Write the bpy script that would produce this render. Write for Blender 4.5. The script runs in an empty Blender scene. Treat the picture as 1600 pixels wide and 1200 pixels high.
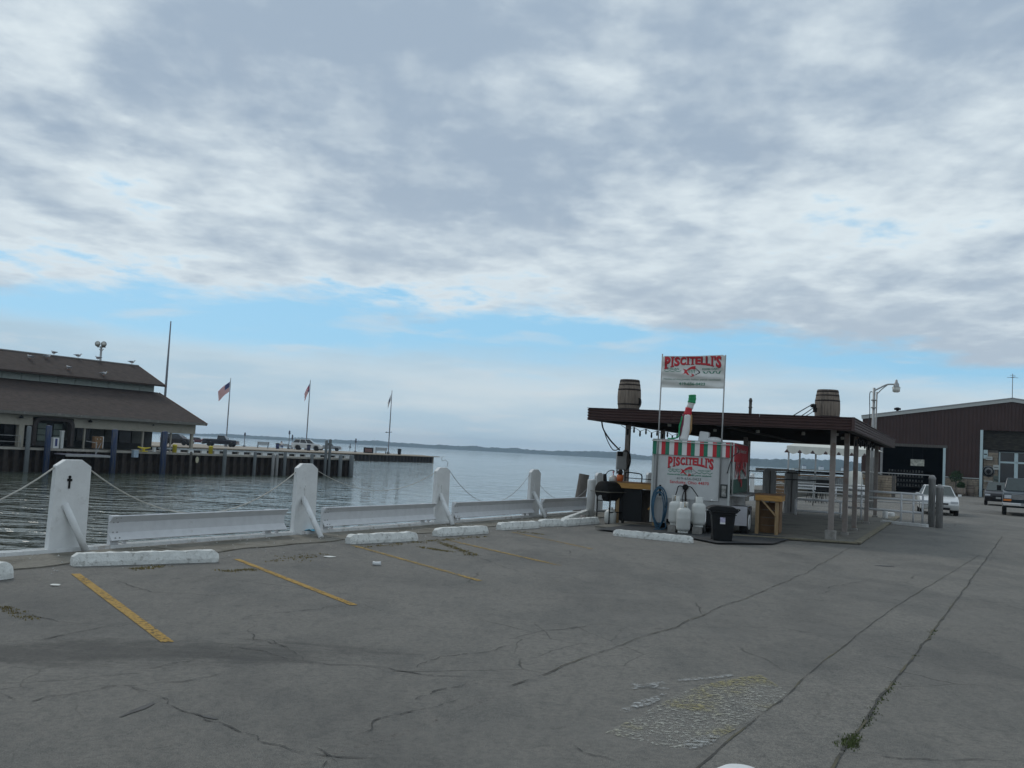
import bpy, bmesh, math, random
from mathutils import Vector, Matrix, noise
rnd = random.Random(7)
R = math.radians
scene = bpy.context.scene
COL = scene.collection
# ------------------------------------------------------------------ camera
EYE = 1.8; FPX = 1550.0
ROLL = R(3.07); PITCH = math.atan(106*math.cos(ROLL)/FPX)
_up = Vector((0, -math.sin(PITCH), math.cos(PITCH))); _fw = Vector((0, math.cos(PITCH), math.sin(PITCH)))
_cr = Vector((1, 0, 0))*math.cos(ROLL) + _up*math.sin(ROLL)
_cu = _up*math.cos(ROLL) - Vector((1, 0, 0))*math.sin(ROLL)
cam_d = bpy.data.cameras.new('camera'); cam = bpy.data.objects.new('camera', cam_d); COL.objects.link(cam)
cam_d.sensor_width = 36; cam_d.lens = 36*FPX/1600; cam_d.clip_start = .05; cam_d.clip_end = 12000
m3 = Matrix((_cr, _cu, -_fw)).transposed()
cam.matrix_world = Matrix.Translation((0, 0, EYE)) @ m3.to_4x4()
scene.camera = cam

def ray(u, v): return _fw*FPX + _cr*(u-800) + _cu*(600-v)
def G(u, v, z=0.0):
    """survey: where a sight line of the site photograph meets the level z"""
    d = ray(u, v); t = (z-EYE)/d.z; return Vector((d.x*t, d.y*t, z))
def V(u, v, Y):
    """survey: the point of a sight line at distance Y"""
    d = ray(u, v); t = Y/d.y; return Vector((d.x*t, Y, EYE+d.z*t))

# ------------------------------------------------------------------ world and sun
SUN_EL, SUN_AZ = R(42), R(-38)      # azimuth from +Y towards +X : sun ahead, left, behind the clouds
scene.view_settings.view_transform = 'Standard'; scene.view_settings.look = 'None'
scene.view_settings.gamma = 1; scene.view_settings.exposure = 0; scene.view_settings.use_curve_mapping = False
W = bpy.data.worlds.new('World'); scene.world = W; W.use_nodes = True
nt = W.node_tree; nt.nodes.clear()
def N(t, **k):
    n = nt.nodes.new(t)
    for a, b in k.items():
        if a.startswith('i_'): n.inputs[a[2:].replace('_', ' ')].default_value = b
        else: setattr(n, a, b)
    return n
def L(a, b): nt.links.new(a, b)
def MT(op, a, b=None, c=None, clamp=False):
    n = nt.nodes.new('ShaderNodeMath'); n.operation = op; n.use_clamp = clamp
    for i, x in enumerate((a, b, c)):
        if x is None: continue
        if isinstance(x, (int, float)): n.inputs[i].default_value = x
        else: nt.links.new(x, n.inputs[i])
    return n.outputs[0]
def SS(x, lo, hi):
    n = nt.nodes.new('ShaderNodeMapRange'); n.interpolation_type = 'SMOOTHSTEP'
    nt.links.new(x, n.inputs[0]); n.inputs[1].default_value = lo; n.inputs[2].default_value = hi
    return n.outputs[0]
def MIXC(f, a, b):
    n = nt.nodes.new('ShaderNodeMix'); n.data_type = 'RGBA'
    for i, x in ((0, f), (6, a), (7, b)):
        if isinstance(x, (int, float)): n.inputs[i].default_value = x
        elif isinstance(x, tuple): n.inputs[i].default_value = (*x, 1)
        else: nt.links.new(x, n.inputs[i])
    return n.outputs[2]
sky = N('ShaderNodeTexSky', sky_type='NISHITA'); sky.sun_disc = False
sky.sun_elevation = SUN_EL; sky.sun_rotation = SUN_AZ; sky.air_density = 1.0; sky.dust_density = .6; sky.ozone_density = 2.0
tc = N('ShaderNodeTexCoord'); sep = N('ShaderNodeSeparateXYZ'); L(tc.outputs['Generated'], sep.inputs[0])
zc = MT('MAXIMUM', sep.outputs[2], 0.0)
den = MT('ADD', zc, 0.10)
px_ = MT('DIVIDE', sep.outputs[0], den); py_ = MT('DIVIDE', sep.outputs[1], den)
def NZ(sx, sy, scale, detail, rough, seed, dist=0.0):
    c = N('ShaderNodeCombineXYZ'); L(MT('MULTIPLY', px_, sx), c.inputs[0]); L(MT('MULTIPLY', py_, sy), c.inputs[1]); c.inputs[2].default_value = seed
    n = N('ShaderNodeTexNoise'); n.inputs['Scale'].default_value = scale; n.inputs['Detail'].default_value = detail
    n.inputs['Roughness'].default_value = rough; n.inputs['Distortion'].default_value = dist
    L(c.outputs[0], n.inputs['Vector']); return n.outputs['Fac']
nbig = NZ(1, .62, .95, 3, .5, 3.3, .15)
nmid = NZ(.95, .8, 3.9, 7, .55, 8.1, .12)
nfin = NZ(.9, .8, 13.0, 5, .55, 1.7, .1)
nedge = NZ(1, .8, 1.9, 6, .58, 5.5, .1)
# the upper deck ends about six units out over the lake; beyond it clear air, then low far clouds
py_w = MT('ADD', MT('ADD', py_, MT('MULTIPLY', px_, -.075)), MT('MULTIPLY', MT('SUBTRACT', nedge, .5), 1.5))
n_dk = nt.nodes.new('ShaderNodeMapRange'); n_dk.interpolation_type = 'SMOOTHSTEP'; L(py_w, n_dk.inputs[0])
n_dk.inputs[1].default_value = 3.95; n_dk.inputs[2].default_value = 4.4; n_dk.inputs[3].default_value = 1; n_dk.inputs[4].default_value = 0
deck = n_dk.outputs[0]
thick = MT('ADD', MT('MULTIPLY', nbig, .72), MT('ADD', MT('MULTIPLY', nmid, .46), MT('MULTIPLY', nfin, .14)))   # about .66 in the mean
cover = SS(MT('ADD', thick, MT('MULTIPLY', MT('SUBTRACT', 3.6, py_w), .035)), .455, .58)
shade = MT('MULTIPLY', SS(thick, .50, .76), MT('SUBTRACT', 1, MT('MULTIPLY', SS(py_w, 2.3, 3.9), .22)))
deck_col = MIXC(shade, (7.7, 8.5, 8.85), (3.6, 4.45, 5.5))
n_mixsoft = NZ(1, .62, 6.5, 5, .52, 12.0, .1)
deck_col = MIXC(MT('MULTIPLY', SS(n_mixsoft, .48, .72), .34), deck_col, (6.5, 7.3, 7.8))
# low hazy cloud banks near the horizon, laid out by direction
nv = N('ShaderNodeTexNoise'); mp = N('ShaderNodeMapping'); mp.inputs['Scale'].default_value = (2.2, 2.2, 13)
L(tc.outputs['Generated'], mp.inputs[0]); L(mp.outputs[0], nv.inputs['Vector']); nv.inputs['Scale'].default_value = 1.6
nv.inputs['Detail'].default_value = 6; nv.inputs['Roughness'].default_value = .55
elw = MT('ADD', zc, MT('MULTIPLY', MT('SUBTRACT', nv.outputs['Fac'], .5), .10))
n_lo = nt.nodes.new('ShaderNodeMapRange'); n_lo.interpolation_type = 'SMOOTHSTEP'; L(elw, n_lo.inputs[0])
n_lo.inputs[1].default_value = .074; n_lo.inputs[2].default_value = .112; n_lo.inputs[3].default_value = 1; n_lo.inputs[4].default_value = 0
low_m = n_lo.outputs[0]
low_col = MIXC(SS(nv.outputs['Fac'], .35, .68), (4.6, 6.0, 7.0), (6.7, 7.4, 7.7))
skyb = MIXC(.8, sky.outputs[0], (2.9, 6.2, 8.9))
col = MIXC(MT('MULTIPLY', low_m, .85), skyb, low_col)
wis = MT('MULTIPLY', SS(NZ(.8, .8, 2.6, 6, .55, 20.0, .4), .52, .74), .45)
col = MIXC(wis, col, (6.6, 7.2, 7.6))
col = MIXC(MT('MULTIPLY', MT('MULTIPLY', deck, cover), .96), col, deck_col)
bg = N('ShaderNodeBackground'); bg.inputs['Strength'].default_value = .10; L(col, bg.inputs[0])
wo = N('ShaderNodeOutputWorld'); L(bg.outputs[0], wo.inputs[0])
sd = bpy.data.lights.new('sun', 'SUN'); sd.energy = .9; sd.angle = R(14); sd.color = (1, .95, .88)
so = bpy.data.objects.new('sun', sd); COL.objects.link(so)
sv = Vector((math.sin(SUN_AZ)*math.cos(SUN_EL), math.cos(SUN_AZ)*math.cos(SUN_EL), math.sin(SUN_EL)))
so.rotation_euler = sv.to_track_quat('Z', 'Y').to_euler(); so.location = (0, 0, 30)

# ------------------------------------------------------------------ materials
def mat(name, col, rough=.75, metal=0.0, var=.18, scale=6.0, bump=.15, bscale=None, dirt=None, dscale=2.0, damt=.6, dlo=.55, stretch=None, spec=.4, trans=None, bdist=.02):
    m = bpy.data.materials.new(name); m.use_nodes = True; t = m.node_tree; b = t.nodes['Principled BSDF']
    b.inputs['Roughness'].default_value = rough; b.inputs['Metallic'].default_value = metal; b.inputs['Specular IOR Level'].default_value = spec
    c = t.nodes.new('ShaderNodeTexCoord'); mpn = t.nodes.new('ShaderNodeMapping'); t.links.new(c.outputs['Object'], mpn.inputs[0])
    if stretch: mpn.inputs['Scale'].default_value = stretch
    n1 = t.nodes.new('ShaderNodeTexNoise'); n1.inputs['Scale'].default_value = scale; n1.inputs['Detail'].default_value = 6; n1.inputs['Roughness'].default_value = .6
    t.links.new(mpn.outputs[0], n1.inputs['Vector'])
    r1 = t.nodes.new('ShaderNodeMapRange'); r1.inputs[1].default_value = .3; r1.inputs[2].default_value = .7
    r1.inputs[3].default_value = 1-var; r1.inputs[4].default_value = 1+var; t.links.new(n1.outputs['Fac'], r1.inputs[0])
    h = t.nodes.new('ShaderNodeVectorMath'); h.operation = 'SCALE'; h.inputs[0].default_value = col; t.links.new(r1.outputs[0], h.inputs['Scale'])
    out = h.outputs[0]
    if dirt:
        n2 = t.nodes.new('ShaderNodeTexNoise'); n2.inputs['Scale'].default_value = dscale; n2.inputs['Detail'].default_value = 8; n2.inputs['Roughness'].default_value = .68
        t.links.new(mpn.outputs[0], n2.inputs['Vector'])
        r2 = t.nodes.new('ShaderNodeMapRange'); r2.inputs[1].default_value = dlo; r2.inputs[2].default_value = dlo+.12; r2.inputs[4].default_value = damt
        t.links.new(n2.outputs['Fac'], r2.inputs[0])
        mx = t.nodes.new('ShaderNodeMix'); mx.data_type = 'RGBA'; t.links.new(r2.outputs[0], mx.inputs[0]); t.links.new(out, mx.inputs[6]); mx.inputs[7].default_value = (*dirt, 1)
        out = mx.outputs[2]
    t.links.new(out, b.inputs['Base Color'])
    if bump:
        n3 = t.nodes.new('ShaderNodeTexNoise'); n3.inputs['Scale'].default_value = bscale or scale*4; n3.inputs['Detail'].default_value = 4
        t.links.new(mpn.outputs[0], n3.inputs['Vector'])
        bp = t.nodes.new('ShaderNodeBump'); bp.inputs['Strength'].default_value = bump; bp.inputs['Distance'].default_value = bdist
        t.links.new(n3.outputs['Fac'], bp.inputs['Height']); t.links.new(bp.outputs[0], b.inputs['Normal'])
    return m
white_paint = mat('white_paint', (.66, .67, .66), .6, dirt=(.33, .31, .27), dscale=3.5, damt=.5, dlo=.58, var=.07)
white_rail = mat('white_rail', (.60, .61, .62), .5, dirt=(.30, .25, .20), dscale=5, damt=.5, dlo=.63, var=.06, bump=.05)
bumper_paint = mat('bumper_paint', (.64, .65, .62), .85, dirt=(.13, .125, .10), dscale=11, damt=.62, dlo=.53, var=.12, bump=.7, bscale=26)
cap_paint = mat('cap_paint', (.68, .69, .68), .6, var=.12, dirt=(.28, .2, .14), dscale=4, damt=.6, dlo=.56, bump=.05)
concrete = mat('concrete', (.17, .158, .13), .9, dirt=(.085, .076, .055), dscale=1.6, damt=.75, dlo=.48, var=.2, scale=14, bump=.5, bscale=40)
slab_conc = mat('slab_concrete', (.16, .15, .125), .9, dirt=(.07, .066, .055), dscale=.9, damt=.75, dlo=.5, var=.2, scale=9, bump=.35, bscale=40)
block_conc = mat('block_concrete', (.27, .26, .24), .9, dirt=(.14, .13, .11), bump=.4)
steel_rust = mat('rusty_sheet_steel', (.032, .025, .021), .85, dirt=(.06, .045, .034), dscale=1.2, damt=.7, dlo=.5, var=.35, scale=3, bump=.3)
dock_cap = mat('dock_cap_concrete', (.33, .31, .27), .85, var=.15)
timber_dark = mat('dark_timber', (.10, .09, .08), .9, var=.3, scale=5, stretch=(4, 4, .6), bump=.4)
timber_grey = mat('grey_timber', (.27, .27, .265), .9, var=.25, scale=6, stretch=(4, 4, .5), bump=.4, dirt=(.13, .12, .11))
blue_paint = mat('blue_pile_sleeve', (.02, .04, .10), .6, var=.3, dirt=(.09, .095, .105), dscale=2, damt=.8, dlo=.47, stretch=(6, 6, .5))
yellow_paint = mat('yellow_paint', (.62, .50, .05), .6, var=.12)
lumber = mat('new_lumber', (.46, .25, .075), .8, var=.25, scale=3, stretch=(1, 6, 8), bump=.2)
plywood = mat('plywood', (.21, .125, .065), .85, var=.25, scale=4, bump=.2)
roof_shingle = mat('roof_shingle', (.042, .030, .025), .95, var=.4, scale=2.2, dirt=(.075, .057, .048), dscale=14, damt=.6, dlo=.52, bump=.6, bscale=8, stretch=(1, 1, 3))
fascia_cream = mat('cream_fascia', (.32, .30, .25), .8, var=.07, dirt=(.22, .21, .18), dlo=.6)
louvre_grey = mat('grey_green_louvre', (.36, .40, .37), .75, var=.08)
dark_wall = mat('dark_wall', (.06, .065, .065), .85, var=.2)
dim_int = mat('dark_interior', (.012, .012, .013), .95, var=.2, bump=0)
glass_dark = mat('dark_glass', (.012, .015, .017), .15, var=.1, bump=0, spec=.6)
glass_green = mat('windscreen_glass', (.045, .06, .058), .12, var=.1, bump=0, spec=.6)
maroon = mat('maroon_metal', (.064, .034, .031), .5, var=.12, scale=2, bump=.05, dirt=(.12, .07, .065), damt=.4, dlo=.58)
maroon_barn = mat('maroon_siding', (.052, .025, .020), .55, var=.12, scale=.8, bump=.05)
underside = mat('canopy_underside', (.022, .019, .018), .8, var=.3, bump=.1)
post_tan = mat('rusty_tan_post', (.25, .22, .20), .75, var=.15, dirt=(.16, .08, .05), dscale=3, damt=.6, dlo=.54)
trim_pale = mat('pale_trim', (.46, .48, .46), .6, var=.06)
door_frame_m = mat('blue_white_trim', (.48, .60, .62), .5, var=.05)
alu = mat('cart_aluminium', (.37, .375, .37), .42, metal=.15, var=.06, scale=3, bump=.04, dirt=(.34, .33, .31), dscale=2.5, damt=.5, dlo=.56)
diamond = mat('bright_fender', (.55, .55, .58), .3, metal=.6, var=.08, bump=.1)
cloth_white = mat('banner_cloth', (.66, .66, .62), .8, var=.04, bump=.1, bscale=5)
red_print = mat('red_print', (.50, .035, .045), .7, var=.05, bump=0)
maroon_print = mat('shadow_print', (.14, .02, .035), .7, var=.05, bump=0)
green_print = mat('green_print', (.03, .20, .12), .7, var=.05, bump=0)
black_print = mat('black_print', (.03, .035, .035), .7, var=.05, bump=0)
white_print = mat('white_print', (.70, .70, .68), .7, var=.03, bump=0)
navy_print = mat('navy_print', (.05, .06, .16), .7, var=.05, bump=0)
tent_cloth = mat('tent_cloth', (.70, .69, .62), .8, var=.05, bump=.1)
black_plastic = mat('black_plastic', (.009, .010, .011), .55, spec=.25, var=.15, bump=.05)
black_iron = mat('black_iron', (.012, .012, .012), .75, spec=.2, var=.3, bump=.15, dirt=(.03, .022, .018), dscale=6, damt=.6)
tank_white = mat('tank_enamel', (.55, .56, .53), .35, var=.04, bump=.02, dirt=(.42, .38, .32), dscale=6, dlo=.64)
hose_blue = mat('blue_hose', (.025, .09, .15), .5, var=.1, bump=0)
chrome = mat('chrome', (.6, .6, .6), .18, metal=1, var=.05, bump=0)
rubber = mat('rubber', (.018, .018, .018), .85, var=.2, bump=.1)
rope_m = mat('weathered_rope', (.42, .41, .37), .9, var=.15, bump=.2)
wire_m = mat('dark_cable', (.03, .03, .032), .7, var=.1, bump=0)
stave_m = mat('barrel_stave', (.215, .175, .14), .9, var=.28, scale=3, stretch=(5, 5, .7), bump=.4, dirt=(.12, .10, .085), damt=.7, dlo=.52)
hoop_m = mat('barrel_hoop', (.035, .026, .024), .7, metal=.3, var=.3, bump=.1)
galv = mat('galvanised_steel', (.33, .335, .33), .5, metal=.4, var=.1, bump=.05)
corr_grey = mat('corrugated_grey', (.26, .27, .27), .5, metal=.3, var=.12)
pole_grey = mat('pole_grey', (.17, .18, .20), .5, var=.08, bump=0)
stone_m = mat('wall_stone', (.28, .235, .18), .9, var=.5, scale=1.3, bump=.4)
mortar_m = mat('mortar', (.10, .09, .08), .95)
leaf_m = mat('shrub_leaf', (.045, .085, .035), .8, var=.4, scale=9, bump=0)
grass_m = mat('dry_grass', (.19, .15, .055), .9, var=.35, scale=4, bump=0)
grass_g = mat('green_weed', (.07, .09, .03), .9, var=.35, scale=4, bump=0)
crack_m = mat('crack_fill', (.045, .043, .038), .95, var=.3, scale=3, bump=.2, dirt=(.11, .09, .045), dscale=1.2, damt=.7, dlo=.5)
tar_m = mat('tar_patch', (.05, .05, .048), .7, var=.3, scale=4, bump=.2)
wood_soffit = mat('weathered_boards', (.04, .036, .029), .9, var=.7, scale=2, stretch=(.5, 2, 6))
skin_m = mat('skin', (.42, .25, .18), .6, var=.05, bump=0)
gull_w = mat('gull_feather', (.6, .6, .6), .8, var=.08, bump=0)
gull_g = mat('gull_back', (.22, .23, .25), .8, var=.08, bump=0)
amber = mat('amber_lens', (.6, .18, .03), .25, var=.05, bump=0)
lens_m = mat('clear_lens', (.5, .52, .54), .1, var=.05, bump=0)
bulb_m = mat('lamp_glass', (.55, .55, .50), .2, var=.05, bump=0)
lav = mat('gangway_deck', (.26, .25, .29), .8, var=.12)
green_tube = mat('green_nylon', (.02, .30, .12), .6, var=.08, bump=.1, bscale=6)
red_tube = mat('red_nylon', (.55, .03, .045), .6, var=.08, bump=.1, bscale=6)
white_tube = mat('white_nylon', (.68, .68, .66), .6, var=.05, bump=.1, bscale=6)
orange_m = mat('orange_plastic', (.55, .13, .03), .5, var=.1, bump=0)
def car_paint(n, c): return mat(n, c, .28, metal=.1, var=.04, bump=0, spec=.5)

# ------------------------------------------------------------------ mesh helpers
class MB:
    def __init__(s): s.v = []; s.f = []; s.sm = []
    def add(s, vs, fs, smooth=False):
        o = len(s.v); s.v += [tuple(x) for x in vs]; s.f += [tuple(o+i for i in f) for f in fs]; s.sm += [smooth]*len(fs); return s
    def box(s, c, d, rz=0.0, M=None):
        x, y, z = d[0]/2, d[1]/2, d[2]/2; ca, sa = math.cos(rz), math.sin(rz); vs = []
        for k in (-1, 1):
            for i, j in ((-1, -1), (1, -1), (1, 1), (-1, 1)):
                p = Vector((i*x*ca-j*y*sa+c[0], i*x*sa+j*y*ca+c[1], k*z+c[2]))
                vs.append(M @ p if M else p)
        return s.add(vs, [(3, 2, 1, 0), (4, 5, 6, 7), (0, 1, 5, 4), (1, 2, 6, 5), (2, 3, 7, 6), (3, 0, 4, 7)])
    def bar(s, a, b, w, h=None, up=(0, 0, 1)):
        a = Vector(a); b = Vector(b); h = h or w; d = (b-a).normalized(); u = Vector(up)
        if abs(d.dot(u)) > .98: u = Vector((1, 0, 0))
        r = d.cross(u).normalized(); t = r.cross(d).normalized(); vs = []
        for p in (a, b):
            for i, j in ((-1, -1), (1, -1), (1, 1), (-1, 1)): vs.append(p + r*(i*w/2) + t*(j*h/2))
        return s.add(vs, [(0, 1, 2, 3), (7, 6, 5, 4), (0, 4, 5, 1), (1, 5, 6, 2), (2, 6, 7, 3), (3, 7, 4, 0)])
    def tube(s, pts, r, n=8, cap=True):
        pts = [Vector(p) for p in pts]; rr = r if isinstance(r, (list, tuple)) else [r]*len(pts); vs = []; fs = []
        prev = None
        for k, p in enumerate(pts):
            a = pts[max(k-1, 0)]; b = pts[min(k+1, len(pts)-1)]; d = (b-a).normalized()
            if prev is None:
                u = Vector((0, 0, 1)) if abs(d.z) < .9 else Vector((1, 0, 0)); x = d.cross(u).normalized()
            else:
                x = (prev - d*prev.dot(d)).normalized()
            prev = x; y = d.cross(x)
            for i in range(n):
                t = 2*math.pi*i/n; vs.append(p + x*math.cos(t)*rr[k] + y*math.sin(t)*rr[k])
        for k in range(len(pts)-1):
            for i in range(n):
                j = (i+1) % n; fs.append((k*n+i, k*n+j, (k+1)*n+j, (k+1)*n+i))
        s.add(vs, fs, True)
        if cap:
            o = len(s.v)-len(vs); s.f.append(tuple(o+i for i in range(n))[::-1]); s.f.append(tuple(o+(len(pts)-1)*n+i for i in range(n))); s.sm += [False, False]
        return s
    def lathe(s, prof, c=(0, 0, 0), n=20, axis='z', smooth=True):
        vs = []; fs = []
        for r, z in prof:
            for i in range(n):
                t = 2*math.pi*i/n; a, b = r*math.cos(t), r*math.sin(t)
                p = (a, b, z) if axis == 'z' else ((a, z, b) if axis == 'y' else (z, a, b))
                vs.append((p[0]+c[0], p[1]+c[1], p[2]+c[2]))
        for k in range(len(prof)-1):
            for i in range(n):
                j = (i+1) % n; fs.append((k*n+i, k*n+j, (k+1)*n+j, (k+1)*n+i))
        s.add(vs, fs, smooth)
        o = len(s.v)-len(vs)
        if prof[0][0] > 1e-4: s.f.append(tuple(o+i for i in range(n))[::-1]); s.sm.append(False)
        if prof[-1][0] > 1e-4: s.f.append(tuple(o+(len(prof)-1)*n+i for i in range(n))); s.sm.append(False)
        return s
    def prism(s, poly, fn0, fn1):
        """poly: 2D points; fn0, fn1 give the 3D point of the near and far face"""
        n = len(poly); vs = [fn0(*p) for p in poly] + [fn1(*p) for p in poly]
        return s.add(vs, [tuple(range(n)), tuple(range(2*n-1, n-1, -1))] + [(i, i+n, (i+1) % n+n, (i+1) % n) for i in range(n)])
    def xz(s, poly, y0, y1): return s.prism(poly, lambda x, z: (x, y0, z), lambda x, z: (x, y1, z))
    def xy(s, poly, z0, z1): return s.prism(poly, lambda x, y: (x, y, z0), lambda x, y: (x, y, z1))
    def mesh(s, name, m):
        me = bpy.data.meshes.new(name); me.from_pydata(s.v, [], s.f)
        me.polygons.foreach_set('use_smooth', s.sm); me.materials.append(m); me.update()
        bm = bmesh.new(); bm.from_mesh(me); bmesh.ops.recalc_face_normals(bm, faces=bm.faces); bm.to_mesh(me); bm.free()
        return me
    def build(s, name, m, parent=None, bevel=0, loc=None, rz=0.0, kind=None):
        return put(name, s.mesh(name, m), parent, loc, rz, bevel, kind)
def put(name, me, parent=None, loc=None, rz=0.0, bevel=0, kind=None):
    o = bpy.data.objects.new(name, me); COL.objects.link(o)
    if parent: o.parent = parent
    if loc is not None: o.location = loc
    if rz: o.rotation_euler.z = rz
    if bevel:
        b = o.modifiers.new('bevel', 'BEVEL'); b.width = bevel; b.segments = 2; b.limit_method = 'ANGLE'; b.angle_limit = R(40)
    if kind: o['kind'] = kind
    return o
def thing(name, label, cat, loc=(0, 0, 0), rz=0.0, group=None):
    o = bpy.data.objects.new(name, None); COL.objects.link(o); o.empty_display_size = .2
    o.location = loc; o.rotation_euler.z = rz; o['label'] = label; o['category'] = cat
    if group: o['group'] = group
    return o
def tag(o, label, cat, group=None):
    o['label'] = label; o['category'] = cat
    if group: o['group'] = group
    return o
def dup(root, loc, rz, label, group=None):
    def cp(o, p):
        c = o.copy(); COL.objects.link(c); c.parent = p
        for ch in list(o.children): cp(ch, c)
        return c
    r = cp(root, None); r.location = loc; r.rotation_euler.z = rz; r['label'] = label
    if group: r['group'] = group
    return r
def base_all(root):
    """root stays where it is; children were modelled in world space: shift them to its frame"""
    inv = root_m(root).inverted()
    for ch in root.children: ch.matrix_parent_inverse = inv
def root_m(o): return Matrix.Translation(o.location) @ Matrix.Rotation(o.rotation_euler.z, 4, 'Z')
def wthing(name, label, cat, loc, group=None):
    """an Empty at loc whose parts are modelled in world coordinates"""
    return thing(name, label, cat, loc, 0, group)
def wb(mb, name, m, root, bevel=0, kind=None):
    l = root.location; mb.v = [(x-l.x, y-l.y, z-l.z) for x, y, z in mb.v]
    return mb.build(name, m, root, bevel, None, 0, kind)

def text_polys(body, size=1.0, bold=0.0, space=1.0, align='CENTER', shear=0.0, sub=0):
    cu = bpy.data.curves.new('lettering', 'FONT'); cu.body = body; cu.size = size; cu.offset = bold; cu.align_x = align; cu.space_character = space; cu.shear = shear
    cu.resolution_u = 3
    o = bpy.data.objects.new('lettering', cu); COL.objects.link(o); bpy.context.view_layer.update()
    me = o.to_mesh(); bm = bmesh.new(); bm.from_mesh(me); o.to_mesh_clear()
    if sub: bmesh.ops.subdivide_edges(bm, edges=bm.edges, cuts=sub)
    bm.verts.ensure_lookup_table(); vs = [(v.co.x, v.co.y) for v in bm.verts]; fs = [tuple(v.index for v in f.verts) for f in bm.faces]
    bm.free(); bpy.data.objects.remove(o); bpy.data.curves.remove(cu)
    return vs, fs
def fit_text(body, x0, x1, y0, y1, **k):
    vs, fs = text_polys(body, **k)
    ax = min(v[0] for v in vs); bx = max(v[0] for v in vs); ay = min(v[1] for v in vs); by = max(v[1] for v in vs)
    return [((x-ax)/(bx-ax)*(x1-x0)+x0, (y-ay)/(by-ay)*(y1-y0)+y0) for x, y in vs], fs

# ------------------------------------------------------------------ wharf frame
A0 = Vector((-6.88, 13.76, 0)); D = Vector((.4651, .8852, 0)); Mn = Vector((.8852, -.4651, 0))   # along the sea wall, towards the lot
ANG = math.atan2(D.y, D.x)
def WL(s, o=0.0, z=0.0): return A0 + D*s + Mn*o + Vector((0, 0, z))
WATER = -1.2

# ================================================================== SETTING
# water
mw = bpy.data.materials.new('lake_water'); mw.use_nodes = True; nt = mw.node_tree; b = nt.nodes['Principled BSDF']
b.inputs['Base Color'].default_value = (.072, .086, .066, 1); b.inputs['Roughness'].default_value = .04; b.inputs['IOR'].default_value = 1.33
tcw = N('ShaderNodeTexCoord')
def wn(sc, rot, stretch, det, rough=.55):
    m = N('ShaderNodeMapping'); m.inputs['Rotation'].default_value = (0, 0, R(rot)); m.inputs['Scale'].default_value = (stretch, 1, 1)
    L(tcw.outputs['Object'], m.inputs[0]); n = N('ShaderNodeTexNoise'); n.inputs['Scale'].default_value = sc; n.inputs['Detail'].default_value = det; n.inputs['Roughness'].default_value = rough
    L(m.outputs[0], n.inputs['Vector']); return n.outputs['Fac']
hw = MT('ADD', MT('ADD', MT('MULTIPLY', wn(.38, 12, .5, 1), .55), MT('MULTIPLY', wn(1.05, -8, .55, 1.5), .62)), MT('ADD', MT('MULTIPLY', wn(3.4, 20, .6, 2), .13), MT('MULTIPLY', wn(11, 0, .7, 2), .025)))
gust = SS(wn(.035, 25, .4, 3), .35, .65)
bp = N('ShaderNodeBump'); bp.inputs['Distance'].default_value = .5; L(MT('ADD', MT('MULTIPLY', gust, .35), .65), bp.inputs['Strength'])
L(hw, bp.inputs['Height']); L(bp.outputs[0], b.inputs['Normal'])
m = MB(); m.add([(-4000, -60, WATER), (4000, -60, WATER), (4000, 4200, WATER), (-4000, 4200, WATER)], [(0, 1, 2, 3)])
m.build('water', mw, kind='structure')
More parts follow.
